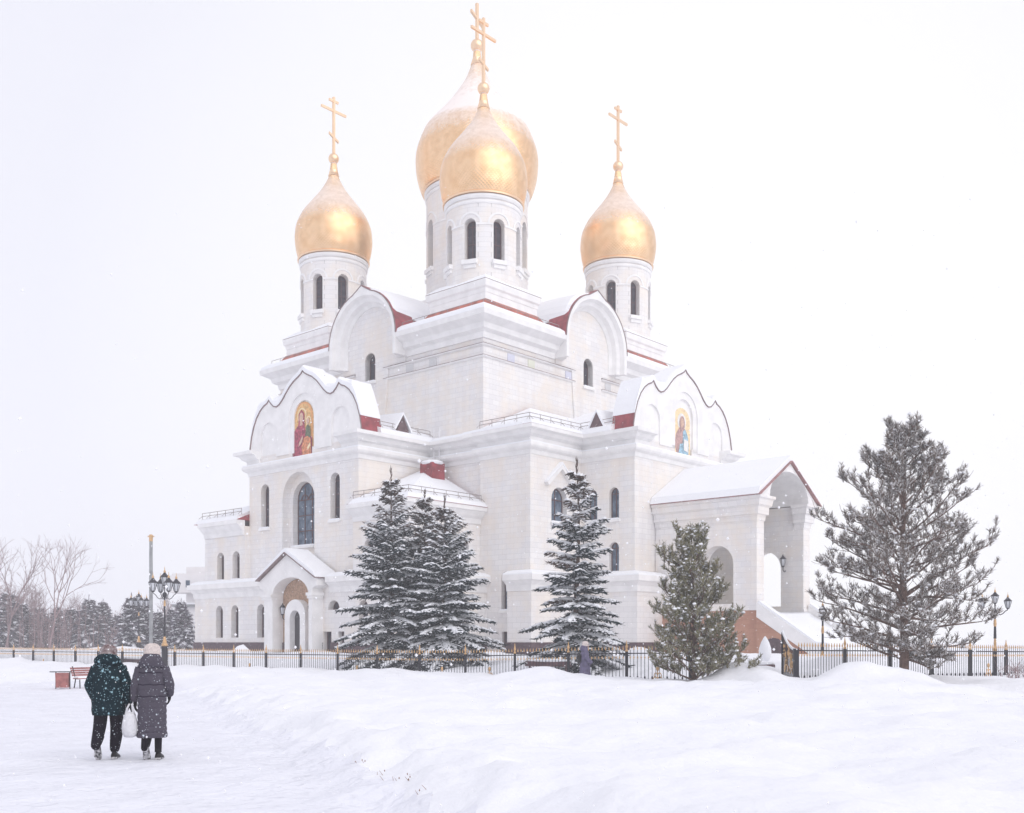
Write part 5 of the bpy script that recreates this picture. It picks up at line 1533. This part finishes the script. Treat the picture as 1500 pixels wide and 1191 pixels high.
m = MB(); m.tube([(0, .1, .26), (.08, .14, .42), (.2, .1, .5)], .014, 5); m.build('strap', M['leather_black'], sb)
um = empty('folded_umbrella', (-5.56, 15.36, .72), 0); tag(um, 'thin dark folded umbrella in the hand of the jacketed walker', 'umbrella')
m = MB(); m.tube([(.0, 0, .12), (.02, 0, .08), (.06, .02, -.02), (.1, .03, -.09)], [.012, .02, .024, .008], 8); m.build('canopy', M['black_iron'], um, smooth=True)
m = MB(); m.tube([(0, 0, .12), (-.02, 0, .18)], .009, 6); m.build('handle', M['wood_dark'], um)

# ------------------------------------------------------------------ falling snow and haze
random.seed(77)
fl = MB()
for i in range(12000):
    y = 4 + 60*random.random()**1.5
    x = random.uniform(-.55, .55)*(y+4); z = random.uniform(.1, min(26, .5*y + 1.5))*random.uniform(.35, 1)
    if y < 7 and z < 3.2 and random.random() < .6: continue
    s = random.uniform(.003, .0085)*random.uniform(.7, 1.15)*(1 if y < 20 else 1.3)
    fl.add([(x+s, y, z), (x-s, y, z), (x, y+s, z), (x, y-s, z), (x, y, z+s*1.1), (x, y, z-s*1.1)], [(0,2,4), (2,1,4), (1,3,4), (3,0,4), (2,0,5), (1,2,5), (3,1,5), (0,3,5)])
flm = mat('snowflake', (.9, .9, .92), .9, spec=.1)
nt = flm.node_tree; tl = nt.nodes.new('ShaderNodeBsdfTranslucent'); tl.inputs['Color'].default_value = (.99, .99, 1, 1); df = nt.nodes.new('ShaderNodeBsdfDiffuse'); df.inputs['Color'].default_value = (.99, .99, 1, 1)
ms_ = nt.nodes.new('ShaderNodeMixShader'); nt.links.new(df.outputs[0], ms_.inputs[1]); nt.links.new(tl.outputs[0], ms_.inputs[2]); nt.links.new(ms_.outputs[0], nt.nodes['Material Output'].inputs['Surface'])
tag(fl.build('falling_snow', flm, fix=False), 'loose flakes of falling snow filling the air', 'snowfall', kind='stuff')
hz = MB(); hz.box((-240, -110, -1.4), (240, 330, 62))
hm = bpy.data.materials.new('haze'); hm.use_nodes = True; nt = hm.node_tree
for n in list(nt.nodes):
    if n.type == 'BSDF_PRINCIPLED': nt.nodes.remove(n)
pv = nt.nodes.new('ShaderNodeVolumePrincipled'); pv.inputs['Density'].default_value = .0019; pv.inputs['Color'].default_value = (.97, .97, .985, 1); pv.inputs['Density Attribute'].default_value = ''
pv.inputs['Anisotropy'].default_value = .2
nt.links.new(pv.outputs['Volume'], nt.nodes['Material Output'].inputs['Volume'])
HZ = hz.build('haze', hm); tag(HZ, 'thin snowy haze in the air', 'haze', kind='stuff')

# ------------------------------------------------------------------ light, sky, camera
wd = bpy.data.worlds.new('World'); SC.world = wd; wd.use_nodes = True; nt = wd.node_tree
bgd = nt.nodes['Background']
sky = nt.nodes.new('ShaderNodeTexSky'); sky.sky_type = 'NISHITA'; sky.sun_disc = False
SEL, SAZ = R(30), R(140)
sky.sun_elevation = SEL; sky.sun_rotation = SAZ; sky.air_density = 1.0; sky.dust_density = 6; sky.ozone_density = 1
tc = nt.nodes.new('ShaderNodeTexCoord')
hs = nt.nodes.new('ShaderNodeHueSaturation'); hs.inputs['Saturation'].default_value = .25
nt.links.new(sky.outputs[0], hs.inputs['Color'])
mx = nt.nodes.new('ShaderNodeMix'); mx.data_type = 'RGBA'; mx.inputs['Factor'].default_value = .88
nt.links.new(hs.outputs[0], mx.inputs[6])
# cloud deck: soft patches, plus an added vignette brightest ahead of the camera
nz = nt.nodes.new('ShaderNodeTexNoise'); nz.inputs['Scale'].default_value = 1.3; nz.inputs['Detail'].default_value = 3
nt.links.new(tc.outputs['Generated'], nz.inputs['Vector'])
dt = nt.nodes.new('ShaderNodeVectorMath'); dt.operation = 'DOT_PRODUCT'; nt.links.new(tc.outputs['Generated'], dt.inputs[0])
gd = Vector((.16, 1, .22)).normalized(); dt.inputs[1].default_value = gd
mr = nt.nodes.new('ShaderNodeMapRange'); mr.inputs['From Min'].default_value = .85; mr.inputs['From Max'].default_value = 1.0; nt.links.new(dt.outputs['Value'], mr.inputs['Value'])
ad = nt.nodes.new('ShaderNodeMath'); ad.operation = 'MULTIPLY_ADD'; nt.links.new(nz.outputs['Fac'], ad.inputs[0]); ad.inputs[1].default_value = .3
sb_ = nt.nodes.new('ShaderNodeMath'); sb_.operation = 'SUBTRACT'; nt.links.new(mr.outputs['Result'], sb_.inputs[0]); sb_.inputs[1].default_value = .12
nt.links.new(sb_.outputs[0], ad.inputs[2])
rp = nt.nodes.new('ShaderNodeValToRGB'); rp.color_ramp.elements[0].position = 0; rp.color_ramp.elements[1].position = .9
rp.color_ramp.elements[0].color = (7.7, 7.75, 8.6, 1); rp.color_ramp.elements[1].color = (9.35, 9.32, 9.4, 1)
nt.links.new(ad.outputs[0], rp.inputs['Fac']); nt.links.new(rp.outputs['Color'], mx.inputs[7])
nt.links.new(mx.outputs[2], bgd.inputs['Color']); bgd.inputs['Strength'].default_value = .118
sl = bpy.data.lights.new('Sun', 'SUN'); sl.energy = 1.2; sl.angle = R(75); sl.color = (1, .96, .9)
so = bpy.data.objects.new('sun', sl); COL.objects.link(so)
# towards the sun: from behind and right of the camera
sd = Vector((math.sin(R(140))*math.cos(SEL), math.cos(R(140))*math.cos(SEL), math.sin(SEL)))
sky.sun_rotation = R(140)
so.rotation_euler = sd.to_track_quat('Z', 'Y').to_euler()
so.location = (20, -20, 60)

cam = bpy.data.cameras.new('Camera'); co = bpy.data.objects.new('Camera', cam); COL.objects.link(co)
co.location = (0, 0, 1.7); co.rotation_euler = (R(90), 0, 0)
cam.sensor_width = 36; cam.lens = 36*1554/1500; cam.shift_y = 345.5/1500; cam.clip_end = 5000; cam.clip_start = .05
SC.camera = co
SC.view_settings.view_transform = 'Standard'; SC.view_settings.look = 'None'; SC.view_settings.exposure = 0.07; SC.view_settings.gamma = 1
SC.render.resolution_x = 1024; SC.render.resolution_y = 813
SC.cycles.volume_bounces = 2; SC.cycles.max_bounces = 6
